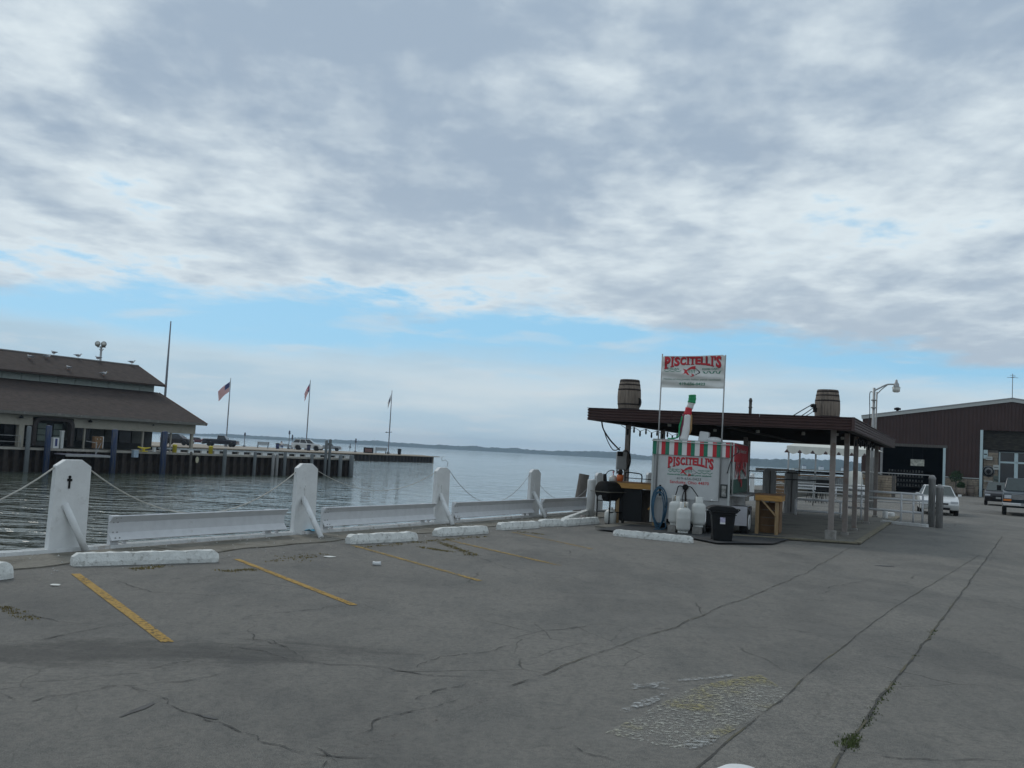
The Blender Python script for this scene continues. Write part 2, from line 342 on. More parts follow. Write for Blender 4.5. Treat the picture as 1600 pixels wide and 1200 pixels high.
# asphalt
def asphalt_mat(name='asphalt', tone=1.0):
    global nt
    m = bpy.data.materials.new(name); m.use_nodes = True; nt = m.node_tree; b = nt.nodes['Principled BSDF']
    tcn = N('ShaderNodeTexCoord')
    def n_(sc, det=6, rough=.6, st=None, dist=0, rot=0):
        mp = N('ShaderNodeMapping'); L(tcn.outputs['Object'], mp.inputs[0])
        mp.inputs['Rotation'].default_value = (0, 0, rot)
        if st: mp.inputs['Scale'].default_value = st
        n = N('ShaderNodeTexNoise'); n.inputs['Scale'].default_value = sc; n.inputs['Detail'].default_value = det; n.inputs['Roughness'].default_value = rough
        n.inputs['Distortion'].default_value = dist; L(mp.outputs[0], n.inputs['Vector']); return n.outputs['Fac']
    big = n_(.16, 5); mid = n_(1.1, 8, .65, (1, .45, 1), rot=-.45); fine = n_(45, 3, .7); agg = n_(150, 2, .6)
    base = MIXC(SS(big, .3, .7), (.170*tone, .156*tone, .136*tone), (.232*tone, .214*tone, .186*tone))
    base = MIXC(MT('MULTIPLY', SS(mid, .46, .66), .62), base, (.088, .088, .083))
    base = MIXC(MT('MULTIPLY', SS(fine, .42, .62), .62), base, (.225, .218, .195))
    base = MIXC(MT('MULTIPLY', SS(n_(19, 4, .7), .44, .6), .5), base, (.10, .10, .093))
    base = MIXC(MT('MULTIPLY', SS(n_(7, 8, .78, (1, .6, 1)), .48, .64), .5), base, (.08, .08, .075))
    base = MIXC(MT('MULTIPLY', SS(agg, .5, .66), .6), base, (.30, .29, .26))
    base = MIXC(MT('MULTIPLY', SS(agg, .5, .36), .6), base, (.055, .057, .055))
    # oil and damp stain beyond the first bay
    sp = N('ShaderNodeSeparateXYZ'); L(tcn.outputs['Object'], sp.inputs[0])
    ex = MT('DIVIDE', MT('SUBTRACT', sp.outputs[0], -3.15), 2.3); ey = MT('DIVIDE', MT('SUBTRACT', MT('ADD', sp.outputs[1], MT('MULTIPLY', sp.outputs[0], -.22)), 8.9), .62)
    rr = MT('ADD', MT('MULTIPLY', ex, ex), MT('MULTIPLY', ey, ey)); base = MIXC(MT('MULTIPLY', SS(n_(.42, 7, .7, (1, .5, 1), .3, -.3), .47, .62), .38), base, (.082, .082, .078)); base = MIXC(MT('MULTIPLY', SS(n_(.6, 6, .65, (.7, 1, 1), 0, .5), .5, .66), .3), base, (.21, .20, .18))
    st = MT('MULTIPLY', SS(MT('SUBTRACT', MT('ADD', MT('MULTIPLY', n_(1.3, 8, .78, (.6, 1.6, 1), .6), 4.6), -.8), rr), .3, 1.6), .62)
    base = MIXC(st, base, (.05, .049, .046))
    # fine map cracking
    def vor(sc, wid, seed):
        mp = N('ShaderNodeMapping'); L(tcn.outputs['Object'], mp.inputs[0]); mp.inputs['Location'].default_value = (seed, seed*2, 0)
        nn = N('ShaderNodeTexNoise'); nn.inputs['Scale'].default_value = 2.6; nn.inputs['Detail'].default_value = 6; L(mp.outputs[0], nn.inputs['Vector'])
        mx = N('ShaderNodeMix', data_type='VECTOR'); mx.inputs[0].default_value = .13; L(mp.outputs[0], mx.inputs[4]); L(nn.outputs['Color'], mx.inputs[5])
        v = N('ShaderNodeTexVoronoi', feature='DISTANCE_TO_EDGE'); v.inputs['Scale'].default_value = sc; L(mx.outputs[1], v.inputs['Vector'])
        return MT('SUBTRACT', 1, SS(v.outputs['Distance'], 0, wid))
    cr = MT('MULTIPLY', vor(.42, .006, 3.0), SS(n_(.45, 3), .5, .62))
    cr2 = MT('MULTIPLY', vor(1.6, .016, 9.0), SS(n_(.3, 3, .5, None, 0, 1.0), .58, .68))
    crk = MT('MAXIMUM', cr, MT('MULTIPLY', cr2, .7))
    base = MIXC(MT('MULTIPLY', crk, .75), base, (.045, .043, .036))
    L(base, b.inputs['Base Color']); b.inputs['Roughness'].default_value = .88; b.inputs['Specular IOR Level'].default_value = .3
    bp = N('ShaderNodeBump'); bp.inputs['Strength'].default_value = .8; bp.inputs['Distance'].default_value = .014
    L(MT('SUBTRACT', MT('ADD', agg, MT('MULTIPLY', fine, .6)), crk), bp.inputs['Height']); L(bp.outputs[0], b.inputs['Normal'])
    return m
asphalt = asphalt_mat()
edge = [WL(-60, .12), WL(62, .12)]
land = [edge[0], edge[1], WL(66, -9), WL(190, -9), Vector((900, 260, 0)), Vector((900, -60, 0)), Vector((-20, -60, 0))]
m = MB(); m.xy([(p.x, p.y) for p in land], -.9, 0.0)
ground = m.build('parking_lot', asphalt, kind='structure')
# sea wall face below the cap
m = MB()
for k in range(0, 98):
    s0 = -34+k*1.0
    m.prism([(0, 0), (.3, .16), (.6, .16), (.9, 0), (1.0, 0), (1.0, .22), (0, .22)], lambda a, q, s0=s0: WL(s0+a, q-.12, -3), lambda a, q, s0=s0: WL(s0+a, q-.12, -.09))
seawall = m.build('sea_wall', steel_rust, kind='structure')
m = MB(); m.prism([(-.16, -.09), (.12, -.09), (.12, .06), (.09, .06), (.09, -.02), (-.13, -.02), (-.13, .045), (-.16, .045)],
                  lambda o, z: WL(-40, o, z), lambda o, z: WL(23.4, o, z)); m.build('cap_channel', cap_paint, seawall)
# concrete apron between wall and wheel stops, cast in bays
apron = None
sx = -20.0; k = 0
while sx < 21.5:
    ln = 3.0 + rnd.random()*.8; e = min(sx+ln, 21.8)
    m = MB(); pts = [(sx+.02, .20+rnd.uniform(0, .03)), (e-.02, .20+rnd.uniform(0, .03))]
    nn = 10; jag = [(e-.02-(e-sx-.04)*i/nn, 1.28 + rnd.uniform(-.05, .05) + .06*math.sin((e-i)*1.7)) for i in range(nn+1)]
    m.prism(pts+jag, lambda a, o: WL(a, o, -.02), lambda a, o: WL(a, o, .018))
    if apron is None: apron = m.build('apron', concrete, kind='structure')
    else: m.build('apron_bay', concrete, apron)
    sx = e; k += 1
# canopy slab
FR = Vector((8.47, 24.52, 0)); FL = Vector((2.1, 26.76, 0)); BR = Vector((15.4, 39.7, 0)); BL = FL + BR - FR
s0_ = G(1339, 851); s1_ = G(930, 824); cdir = (BR-FR).normalized()
sl = [s1_ , G(1100, 836), s0_, s0_ + cdir*17.5, s1_+cdir*17]
m = MB(); m.xy([(p.x, p.y) for p in sl], -.05, .035); slab = m.build('canopy_slab', slab_conc, kind='structure')
m = MB()
for a, b_ in ((G(1125, 837.5), s0_), (s0_, s0_+cdir*17.3)):
    n_ = 22
    for i in range(n_):
        p = a.lerp(b_, i/n_); q = a.lerp(b_, (i+.93)/n_); m.bar(p+Vector((0, 0, .045)), q+Vector((0, 0, .045)), .16+rnd.uniform(-.02, .02), .035)
m.build('slab_edging', mat('sandy_concrete', (.19, .17, .12), .9, var=.25, dirt=(.12, .11, .08), bump=.4), slab)
# thin dark sheet on the slab around the cart
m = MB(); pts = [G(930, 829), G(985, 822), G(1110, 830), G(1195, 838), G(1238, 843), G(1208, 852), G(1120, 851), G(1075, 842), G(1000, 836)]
m.xy([(p.x, p.y) for p in pts], .036, .043); m.build('dark_ground_sheet', mat('dark_sheet', (.035, .037, .038), .8, var=.2), slab)

# painted lines, seams, cracks, worn paint
def ribbon(m, pts, w, z, jit=0.0, step=.25, taper=False):
    P = []
    for a, b_ in zip(pts, pts[1:]):
        k = max(1, int((b_-a).length/step))
        for i in range(k): P.append(a.lerp(b_, i/k))
    P.append(pts[-1]); vs = []; fs = []
    for i, p in enumerate(P):
        d = (P[min(i+1, len(P)-1)]-P[max(i-1, 0)]).normalized(); n = Vector((-d.y, d.x, 0))
        off = n*(noise.noise(p*1.3)*jit*2.2 + noise.noise(p*6)*jit)
        ww = w*(1+ (noise.noise(p*5+Vector((9, 3, 1)))*1.1 if jit else rnd.uniform(-.06, .06)))
        if taper: ww *= .15+.85*math.sin(math.pi*(.06+.94*i/len(P)))
        ww = max(ww, w*.18)
        for s_ in (-1, 1): vs.append((p.x+off.x+n.x*s_*ww/2, p.y+off.y+n.y*s_*ww/2, z))
    for i in range(len(P)-1): fs.append((2*i, 2*i+1, 2*i+3, 2*i+2))
    m.add(vs, fs)
def worn(name, col, thr, sc, soft=.08, second=None):
    global nt
    m = bpy.data.materials.new(name); m.use_nodes = True; nt = m.node_tree; b = nt.nodes['Principled BSDF']; out = nt.nodes['Material Output']
    tcn = N('ShaderNodeTexCoord'); n1 = N('ShaderNodeTexNoise'); n1.inputs['Scale'].default_value = sc; n1.inputs['Detail'].default_value = 8; n1.inputs['Roughness'].default_value = .72
    L(tcn.outputs['Object'], n1.inputs['Vector'])
    n2 = N('ShaderNodeTexNoise'); n2.inputs['Scale'].default_value = 1.5; n2.inputs['Detail'].default_value = 4; L(tcn.outputs['Object'], n2.inputs['Vector'])
    c = MIXC(SS(n1.outputs['Fac'], .3, .7), tuple(x*.8 for x in col), col)
    if second: c = MIXC(SS(n2.outputs['Fac'], .45, .64), c, second)
    L(c, b.inputs['Base Color']); b.inputs['Roughness'].default_value = .85
    tr = N('ShaderNodeBsdfTransparent'); mx = N('ShaderNodeMixShader')
    L(SS(MT('ADD', n1.outputs['Fac'], MT('MULTIPLY', MT('SUBTRACT', n2.outputs['Fac'], .5), .35)), thr, thr+soft), mx.inputs[0]); L(tr.outputs[0], mx.inputs[1]); L(b.outputs[0], mx.inputs[2]); L(mx.outputs[0], out.inputs[0])
    return m
line_m = worn('yellow_line_paint', (.36, .215, .035), .37, 22, .12)
line_m2 = worn('faded_line_paint', (.33, .215, .05), .39, 22, .18)
for i, (a, b_, w) in enumerate([((118, 897), (262, 1004), .11), ((370, 874), (553, 946), .095), ((550, 852), (750, 908), .10), ((695, 843), (875, 884), .10), ((802, 832), (925, 858), .10)]):
    m = MB(); ribbon(m, [G(*a), G(*b_)], w, .006, 0, .3); m.build('parking_line', line_m if i < 2 else line_m2, ground)
crack_w = worn('crack_line', (.042, .04, .034), .36, 8, .14, (.085, .075, .04))
seams = [([(1080, 1210), (1150, 1150), (1220, 1095), (1280, 1040), (1335, 997), (1380, 962), (1420, 935), (1470, 905), (1530, 868)], .012, .008),
         ([(1296, 1215), (1330, 1155), (1365, 1105), (1400, 1060), (1445, 1003), (1500, 930), (1525, 895), (1552, 858), (1566, 838)], .017, .014),
         ([(800, 1072), (900, 1035), (960, 1010), (1060, 978), (1110, 955), (1190, 925), (1260, 895), (1330, 855)], .012, .022)]
for pts, w, j in seams:
    m = MB(); ribbon(m, [G(*p) for p in pts], w, .008, j, .12); m.build('seam', crack_w, ground)
_l = [G(*p) for p in seams[0][0]]; _r = [G(*p) for p in seams[1][0]]
m = MB(); _pl = [(p.x, p.y) for p in _l] + [(p.x, p.y) for p in reversed(_r)]; m.add([(x, y, .003) for x, y in _pl], [tuple(range(len(_pl)))]); m.build('trench_patch', asphalt_mat('patch_asphalt', 1.13), ground)
cracks = [[(0, 1085), (35, 1099), (190, 1073), (240, 1080)], [(205, 1076), (255, 1094), (290, 1115), (335, 1128), (375, 1142), (405, 1158), (470, 1172), (520, 1180), (535, 1205)],
          [(470, 1032), (530, 1038), (600, 1041), (660, 1053), (740, 1060), (800, 1068)], [(640, 1042), (700, 1025), (760, 1018), (810, 1008)],
          [(1150, 979), (1230, 984), (1290, 992), (1335, 999)], [(1495, 940), (1540, 941), (1600, 944)], [(1440, 1012), (1500, 1018), (1600, 1029)], [(1320, 1180), (1400, 1181), (1500, 1188), (1600, 1192)],
          [(370, 975), (390, 962), (430, 956), (500, 952), (560, 942)], [(0, 945), (40, 960), (90, 972), (150, 974)], [(800, 1000), (860, 987), (930, 978), (1040, 982), (1100, 980)],
          [(690, 847), (740, 868), (800, 890), (850, 905)], [(380, 975), (395, 1000), (430, 1010), (480, 1032)], [(150, 1075), (210, 1072), (300, 1062), (350, 1052)], [(560, 1150), (610, 1120), (660, 1105), (720, 1092)],
          [(900, 1165), (925, 1183), (960, 1190)], [(500, 1168), (525, 1180), (560, 1188), (600, 1186)], [(520, 1180), (515, 1200)], [(350, 1008), (400, 1018), (470, 1034)], [(360, 1025), (300, 1035), (200, 1048)], [(370, 998), (415, 1002), (440, 1012)],
          [(1280, 930), (1310, 915), (1360, 905)], [(0, 1005), (60, 1000), (140, 985), (215, 975)], [(640, 1095), (690, 1078), (735, 1070)], [(180, 905), (240, 925), (330, 930), (430, 925)], [(900, 900), (980, 905), (1060, 918), (1100, 921)]]
m = MB()
for i, c in enumerate(cracks): ribbon(m, [G(*p) for p in c], .0125, .006, .055, .03, True)
m.build('crack', worn('fine_crack', (.042, .04, .036), .39, 9, .16), ground, kind='stuff')
m = MB(); ribbon(m, [G(186, 1121), G(242, 1099)], .04, .005, .015, .05, True); ribbon(m, [G(1366, 884), G(1396, 885)], .16, .005, .01, .1, True); ribbon(m, [G(305, 1118), G(340, 1124)], .03, .005, .02, .06, True)
m.build('tar_smear', tar_m, ground)
wp = worn('worn_white_paint', (.42, .42, .37), .445, 24, .24, (.27, .24, .12))
m = MB(); pts = [G(*p) for p in [(945, 1146), (1000, 1118), (1060, 1085), (1100, 1070), (1150, 1060), (1188, 1055), (1232, 1082), (1200, 1110), (1150, 1140), (1100, 1165), (1055, 1172)]]
m.add([(p.x, p.y, .005) for p in pts], [tuple(range(len(pts)))]); m.build('worn_paint_patch', wp, ground)
wp2 = worn('scuffed_white_paint', (.38, .39, .38), .40, 24, .3)
m = MB()
for a, b_, w in (((970, 1115), (1040, 1085), .10), ((985, 1078), (1040, 1068), .09), ((1060, 1065), (1145, 1056), .07), ((980, 1070), (1045, 1078), .10), ((1075, 1172), (1120, 1150), .12)):
    ribbon(m, [G(*a), G(*b_)], w, .009, .015, .1, True)
m.build('worn_arrow_outline', wp2, ground)
# faint red chalk line
m = MB(); ribbon(m, [G(430, 1205), G(620, 1150), G(800, 1078), G(980, 1010)], .035, .002, .01, .3); m.build('faded_red_line', worn('red_line_paint', (.15, .10, .09), .5, 22, .3), ground)

# weeds and grass in joints
m = MB(); m2 = MB()
def tuft(mb, p, h, n):
    for _ in range(n):
        a = rnd.random()*6.28; r_ = rnd.random()*.06; q = p + Vector((math.cos(a)*r_, math.sin(a)*r_, 0)); l = Vector((rnd.uniform(-.6, .6), rnd.uniform(-.6, .6), 1))*h*rnd.uniform(.5, 1)
        s_ = Vector((math.cos(a+1.5), math.sin(a+1.5), 0))*.006
        mb.add([q-s_, q+s_, q+l*.6+s_*.6, q+l], [(0, 1, 2, 3)])
def along(mb, a, b_, n, h, sp=.04, k=6):
    for _ in range(n):
        t = rnd.random(); p = a.lerp(b_, t)+Vector((rnd.gauss(0, sp), rnd.gauss(0, sp), 0)); tuft(mb, p, h, k)
along(m2, G(1318, 1178), G(1400, 1062), 60, .015, .012, 5); along(m2, G(1322, 1168), G(1334, 1150), 40, .03, .022, 6); along(m2, G(1425, 1030), G(1460, 985), 12, .015, .01)
along(m, G(0, 948), G(52, 968), 50, .018, .05, 5); along(m, G(212, 890), G(255, 885), 60, .022, .05, 5); along(m, G(345, 893), G(400, 890), 60, .02, .05); along(m, G(560, 856), G(760, 838), 120, .025, .06, 6)
along(m, G(655, 855), G(700, 862), 60, .025, .05); along(m, G(690, 848), G(740, 868), 90, .03, .05); along(m, G(430, 878), G(500, 866), 60, .02, .12)
along(m, G(800, 830), G(850, 835), 40, .02, .08)
tag(m.build('dry_grass', grass_m, kind='stuff'), 'tufts of dry grass in the joints beside the wheel stops', 'grass')
tag(m2.build('weeds', grass_g, kind='stuff'), 'green weeds growing in the long pavement seam on the right', 'weeds')
# grit
m = MB()
for _ in range(260):
    s_ = rnd.uniform(-3, 17); o = abs(rnd.gauss(.9, .55))+.15; p = WL(s_, o, .02 if o < 1.25 else .006); r_ = rnd.uniform(.006, .02)
    m.add([p+Vector((r_, 0, 0)), p+Vector((-r_*.5, r_, 0)), p+Vector((-r_*.5, -r_, 0)), p+Vector((0, 0, r_*1.1))], [(0, 1, 3), (1, 2, 3), (2, 0, 3)])
tag(m.build('grit', mat('pale_grit', (.42, .41, .38), .9), kind='stuff'), 'scattered pale grit and chips along the concrete apron', 'grit')

# far wooded shore
def shore_mesh(ctrl, nseg, depth, name, m_):
    vs = []; fs = []; rows = 9
    def samp(t):
        for a, b_ in zip(ctrl, ctrl[1:]):
            if t <= b_[0]: f = (t-a[0])/(b_[0]-a[0]); return [a[i]+(b_[i]-a[i])*f for i in (1, 2)]
        return ctrl[-1][1:]
    for i in range(nseg+1):
        u = ctrl[0][0]+(ctrl[-1][0]-ctrl[0][0])*i/nseg; dist, hp = samp(u); dr = Vector(((u-800)/FPX, 1, 0))
        for r_ in range(rows):
            f = r_/(rows-1); d_ = dist + depth*f
            h = hp*d_/FPX*(.55+.45*math.sin(math.pi*min(1, f*1.1)*.62+.25))
            q = dr*d_
            nz = .5+.55*noise.noise(Vector((q.x*.004, q.y*.004, 3)))+.25*noise.noise(Vector((q.x*.02, q.y*.02, 7)))+.3*abs(noise.noise(Vector((q.x*.09, q.y*.05, 1))))
            z = WATER-.3 if r_ == 0 else WATER + h*max(.25, nz+.28)
            if r_ == 1: z = WATER + h*.55*max(.3, nz+.3)
            vs.append((q.x, q.y, z))
    for i in range(nseg):
        for r_ in range(rows-1):
            a = i*rows+r_; fs.append((a, a+rows, a+rows+1, a+1))
    mb = MB(); mb.add(vs, fs); o = mb.build(name, m_, kind='stuff'); return o
wood_m = mat('distant_trees', (.042, .062, .045), .95, var=.4, scale=.03, bump=0)
o = shore_mesh([(-250, 3400, 4.5), (300, 3400, 5), (500, 3300, 6.5), (800, 3200, 8.5), (1020, 3000, 10.5), (1100, 2700, 12), (1900, 2600, 12)], 1500, 160, 'wooded_shore', wood_m)
tag(o, 'long low wooded shoreline across the lake, hazy blue', 'shore')
o = shore_mesh([(1040, 2350, 1), (1110, 2300, 9), (1180, 2250, 12), (1280, 2150, 15), (1310, 2150, 17), (1400, 2150, 14), (1800, 2200, 15)], 700, 160, 'wooded_headland', wood_m)
tag(o, 'nearer wooded headland seen under the canopy on the right', 'headland')
for i, (u, w) in enumerate([(1283, 9), (1256, 7), (1318, 8)]):
    p = V(u, 733.0, 2120); p.z = WATER+.3
    t_ = wthing('shore_house', ['white house standing alone on the far headland, under the tent', 'small pale house on the far headland, left of the white one', 'small pale house on the far headland, right of the first canopy posts'][i], 'house', p)
    m = MB(); m.box((p.x, p.y, p.z+3), (w, 8, 6)); wb(m, 'wall', white_paint, t_)
    m = MB(); m.xz([(p.x-w/2-.5, p.z+6), (p.x+w/2+.5, p.z+6), (p.x, p.z+9)], p.y-4.4, p.y+4.4); wb(m, 'roof', roof_shingle, t_)

# ================================================================== SEA WALL FURNITURE
# plank posts
def plank_post(i, s, w, h, label, lean=0.0):
    t = thing('mooring_post', label, 'post', WL(s, .01, 0), ANG, 'white plank posts along the sea wall')
    poly = [(-w/2-.02, -.05), (w/2+.02, -.05), (w/2, h-.10), (w*.22, h), (-w*.25, h), (-w/2, h-.09)]
    m = MB(); m.xz([(x+lean*z, z) for x, z in poly], -.045, .045); m.build('plank', white_paint, t, .008)
    return t
SP = [(-3.95, .62, 1.34), (1.02, .60, 1.34), (6.38, .61, 1.36), (11.43, .60, 1.34), (16.45, .62, 1.34), (21.25, .58, 1.27), (26.1, .58, 1.31)]
PL = ['white plank post at the far left, mostly out of frame', 'white plank post nearest the camera, left of the first guard rail', 'white plank post between the first and second guard rails, blue rag at its foot',
      'white plank post between the second and third guard rails', 'white plank post between the third and fourth guard rails', 'white plank post behind the black smoker grill', 'white plank post seen just left of the food cart']
posts = []
for i, ((s, w, h), lb) in enumerate(zip(SP, PL)):
    t = plank_post(i, s, w, h, lb, .01*math.sin(i*2)); posts.append(t)
    if i < 5:   # slanted pipe brace on the lot side
        m = MB(); fx, fy = ((-.1, -.4), (.17, -.24), (-.50, -.86), (-.34, -.58), (-.27, -.55))[i]; m.tube([(-.11, -.05, .70), ((fx-.11)/2, (fy-.05)/2, .36), (fx, fy, .015)], .052, 10); m.build('brace', white_paint, t)
        m = MB()
        cz = h-.34 if i < 2 else h-.52
        m.box((-.06, -.051, cz), (.025, .02, .16)); m.box((-.06, -.053, cz+.045), (.075, .02, .035)); m.lathe([(.02, -.01), (.02, .012)], (-.06, -.052, cz+.09), 8, 'y')
        m.build('cleat_hook', black_iron if i < 2 else white_paint, t)
# rounded local y: ANG frame has +x along the wall and +y towards the water
# guard rails
RL = [(1.70, 5.72, 'white guard rail nearest the camera, between the first two plank posts'), (6.86, 11.0, 'white guard rail in the second bay of the sea wall'),
      (11.92, 16.25, 'white guard rail in the third bay, under the sagging wire'), (16.9, 20.4, 'short white guard rail in the fourth bay, before the round bollard')]
for s0, s1, lb in RL:
    ln = s1-s0
    t = thing('guard_rail', lb, 'guard rail', WL(s0, .06, 0), ANG, 'guard rails along the sea wall')
    # open channel, flared lips towards the lot (local -y)
    prof = [(-.13, .50), (-.115, .512), (-.018, .405), (-.018, .235), (-.11, .122), (-.125, .134), (-.034, .242), (-.034, .398)]
    m = MB(); m.prism(prof, lambda y, z: (0, y, z), lambda y, z, ln=ln: (ln, y, z)); m.build('beam', white_rail, t)
    for x in (.09, ln-.45):
        m = MB(); m.box((x+.06, .03, .24), (.16, .07, .52)); m.build('rail_post', white_rail, t)
    for x in (.34, ln-.16):
        m = MB(); m.box((x, -.0, .1), (.05, .05, .26)); m.build('strut', white_rail, t)
    for x in (.08, .16):
        for z in (.47, .40, .25, .17):
            m = MB(); m.lathe([(.012, -.008), (.010, .003)], (x, -.10 if z > .42 or z < .2 else -.038, z), 6, 'y'); m.build('bolt', galv, t)
# ropes between posts
def sag(a, b_, drop, n=18, skew=.5):
    out = []
    for i in range(n+1):
        t = i/n; p = a.lerp(b_, t); f = 4*t*(1-t)
        p.z -= drop*f; out.append(p)
    return out
def rope(s0, s1, z0, z1, drop, r_, label, m_=rope_m):
    m = MB(); m.tube(sag(WL(s0, .0, z0), WL(s1, .0, z1), drop), r_, 6); tag(m.build('rope', m_), label, 'rope', 'ropes and wires between the plank posts')
rope(SP[0][0]+.3, SP[1][0]-.29, 1.22, 1.22, .75, .012, 'pale rope sagging from the nearest plank post out of the left edge')
rope(SP[1][0]+.29, SP[2][0]-.29, 1.22, 1.20, .74, .011, 'pale rope sagging between the two nearest plank posts')
rope(SP[2][0]+.3, SP[3][0]-.3, 1.24, 1.22, 0.42, .006, 'thin cord hanging in a shallow curve over the second guard rail', rope_m)
rope(SP[3][0]+.3, SP[4][0]-.3, 1.30, 1.18, .80, .007, 'thin wire drooping low over the third guard rail', galv)
rope(SP[4][0]+.3, SP[5][0]-.3, .95, 1.1, .62, .006, 'thin wire drooping behind the fourth guard rail', galv)
m = MB(); p = WL(SP[3][0]+.22, 0, 1.36)
m.tube([p, p+Vector((.02, 0, .1)), p+Vector((-.05, .02, .16)), p+Vector((-.12, 0, .13)), p+Vector((-.15, 0, .20)), p+Vector((-.10, 0, .24))], .008, 6); tag(m.build('wire_end', galv), 'curled loose wire end on top of the third plank post', 'wire')
# knots
m = MB()
# blue rag
m = MB(); p = WL(6.55, .12, .03)
vs = []; fs = []
for i in range(7):
    for j in range(6): vs.append((p.x+(i-3)*.045, p.y+(j-3)*.04, p.z+.05*abs(noise.noise(Vector((i*.7, j*.7, 4))))+.03))
for i in range(6):
    for j in range(5): a = i*6+j; fs.append((a, a+6, a+7, a+1))
m.add(vs, fs, True); ob = m.build('rag', mat('blue_cloth', (.12, .38, .52), .9)); ob.modifiers.new('s', 'SOLIDIFY').thickness = .01
tag(ob, 'crumpled pale blue rag at the foot of the second plank post', 'rag')
# concrete parking blocks
def wheel_stop(a, b_, h, w, label, rz_end=0, tilt=0):
    a = Vector(a); b_ = Vector(b_); d = b_-a; ln = d.length; ang = math.atan2(d.y, d.x)
    t = MB(); n = 28; prof = [(-.5, 0), (-.5, .35), (-.32, 1), (.32, 1), (.5, .35), (.5, 0)]
    vs = []; fs = []
    for i in range(n+1):
        x = ln*i/n; e = 1.0
        ex = min(x, ln-x); e = 1 if ex > .07 else .72+.28*ex/.07
        for (y, z) in prof:
            q = Vector((x, y*w*e, z*h*(e if z > .5 else 1)))
            jx = noise.noise(Vector((a.x*3+x*9, y*4, z*5)))*.012
            vs.append((q.x, q.y+jx, max(0.0, q.z+jx*1.2 if z > .1 else q.z)))
    k = len(prof)
    for i in range(n):
        for j in range(k-1): fs.append((i*k+j, i*k+j+1, (i+1)*k+j+1, (i+1)*k+j))
    fs += [tuple(range(k)), tuple(n*k+j for j in range(k))]
    t.add(vs, fs); ob = t.build('wheel_stop', bumper_paint, None, 0, (a.x, a.y, .004), ang)
    tag(ob, label, 'wheel stop', 'white concrete wheel stops')
    return ob
def stop_px(u0, v0, u1, v1, h, w, label):
    a = G(u0, v0); b_ = G(u1, v1); n = (b_-a).normalized(); nn = Vector((-n.y, n.x, 0)); a += nn*w/2; b_ += nn*w/2
    return wheel_stop(a, b_, h, w, label)
stop_px(-150, 925, 24, 904, .19, .22, 'white wheel stop cut off by the left edge of the picture')
stop_px(115, 886, 343, 879, .165, .20, 'long chipped white wheel stop in front of the nearest guard rail')
stop_px(550, 851, 655, 845.5, .165, .22, 'chipped white wheel stop left of the second yellow-lined bay, below the second guard rail')
stop_px(686, 839, 765, 834, .165, .22, 'white wheel stop in front of the third plank post')
stop_px(785, 829, 845, 825.5, .165, .22, 'clean white wheel stop in front of the fourth plank post')
stop_px(848, 823.5, 884, 822, .17, .22, 'short white wheel stop end on the slab corner, next to the angled ones')
stop_px(883, 823, 938, 818.5, .17, .22, 'white wheel stop lying flat between slab corner and smoker grill')
ob = stop_px(885, 822, 930, 803, .18, .2, 'white wheel stop set at an angle towards the round white bollard')
stop_px(957, 837.5, 1080, 849.5, .15, .17, 'long white wheel stop in front of the propane tanks')
# round white bollard and leaning pile by the slab corner
def bollard(p, r_, h, label, m_=white_paint, name='bollard'):
    t = MB(); t.lathe([(r_, -.05), (r_, h-.03), (r_*.96, h-.01), (r_*.8, h), (0, h+.012)], (0, 0, 0), 20)
    return tag(t.build(name, m_, None, 0, p), label, 'bollard')
pb = G(922, 807); bollard(pb, .125, 1.10, 'round white pipe bollard left of the smoker grill')
m = MB(); q0 = WL(20.7, -.45, WATER-1); 
q0 = V(903, 800, 33.0); q1 = V(913, 741, 33.0); dv = (q1-q0); q0 = q1-dv*3.2
m.tube([q0, q1], [.20, .17], 12); tag(m.build('leaning_pile', timber_dark), 'dark leaning timber pile in the water behind the fourth guard rail', 'pile')
# near bollard at the very bottom of the frame
pz = .80; p = G(1156, 1222, pz); m = MB()
m.lathe([(.105, 0), (.105, pz-.03), (.10, pz), (.085, pz+.022), (.055, pz+.04), (.02, pz+.047), (0, pz+.048)], (0, 0, 0), 28)
ob = m.build('domed_bollard', white_paint, None, 0, (p.x, p.y, 0)); tag(ob, 'domed top of a white bollard at the bottom edge of the frame', 'bollard')
# litter
p = G(588, 884); t_ = wthing('drink_can', 'crushed white drink can lying on the asphalt', 'can', p)
m = MB(); m.tube([p+Vector((-.055, 0, .035)), p+Vector((-.02, 0, .033)), p+Vector((.02, .01, .031)), p+Vector((.06, .02, .035))], [.033, .028, .031, .033], 12); wb(m, 'can_body', white_paint, t_)
m = MB(); m.tube([p+Vector((.061, .02, .035)), p+Vector((.064, .02, .035))], [.03, .026], 12); wb(m, 'can_end', galv, t_)
for (u, v, s_, lb) in ((86, 916, .05, 'small scrap of paper left of the nearest yellow line'), (515, 871, .09, 'torn pale paper scrap near the second plank post')):
    p = G(u, v); m = MB(); vs = [(p.x+a*s_, p.y+c*s_, .008+.014*noise.noise(Vector((a, c, u)))+.008) for a, c in ((-1, -.4), (0, -.6), (1, -.3), (1, .5), (0, .4), (-1, .5))]
    m.add(vs, [(0, 1, 4, 5), (1, 2, 3, 4)]); ob = m.build('paper_scrap', cloth_white); ob.modifiers.new('s', 'SOLIDIFY').thickness = .004; tag(ob, lb, 'paper')

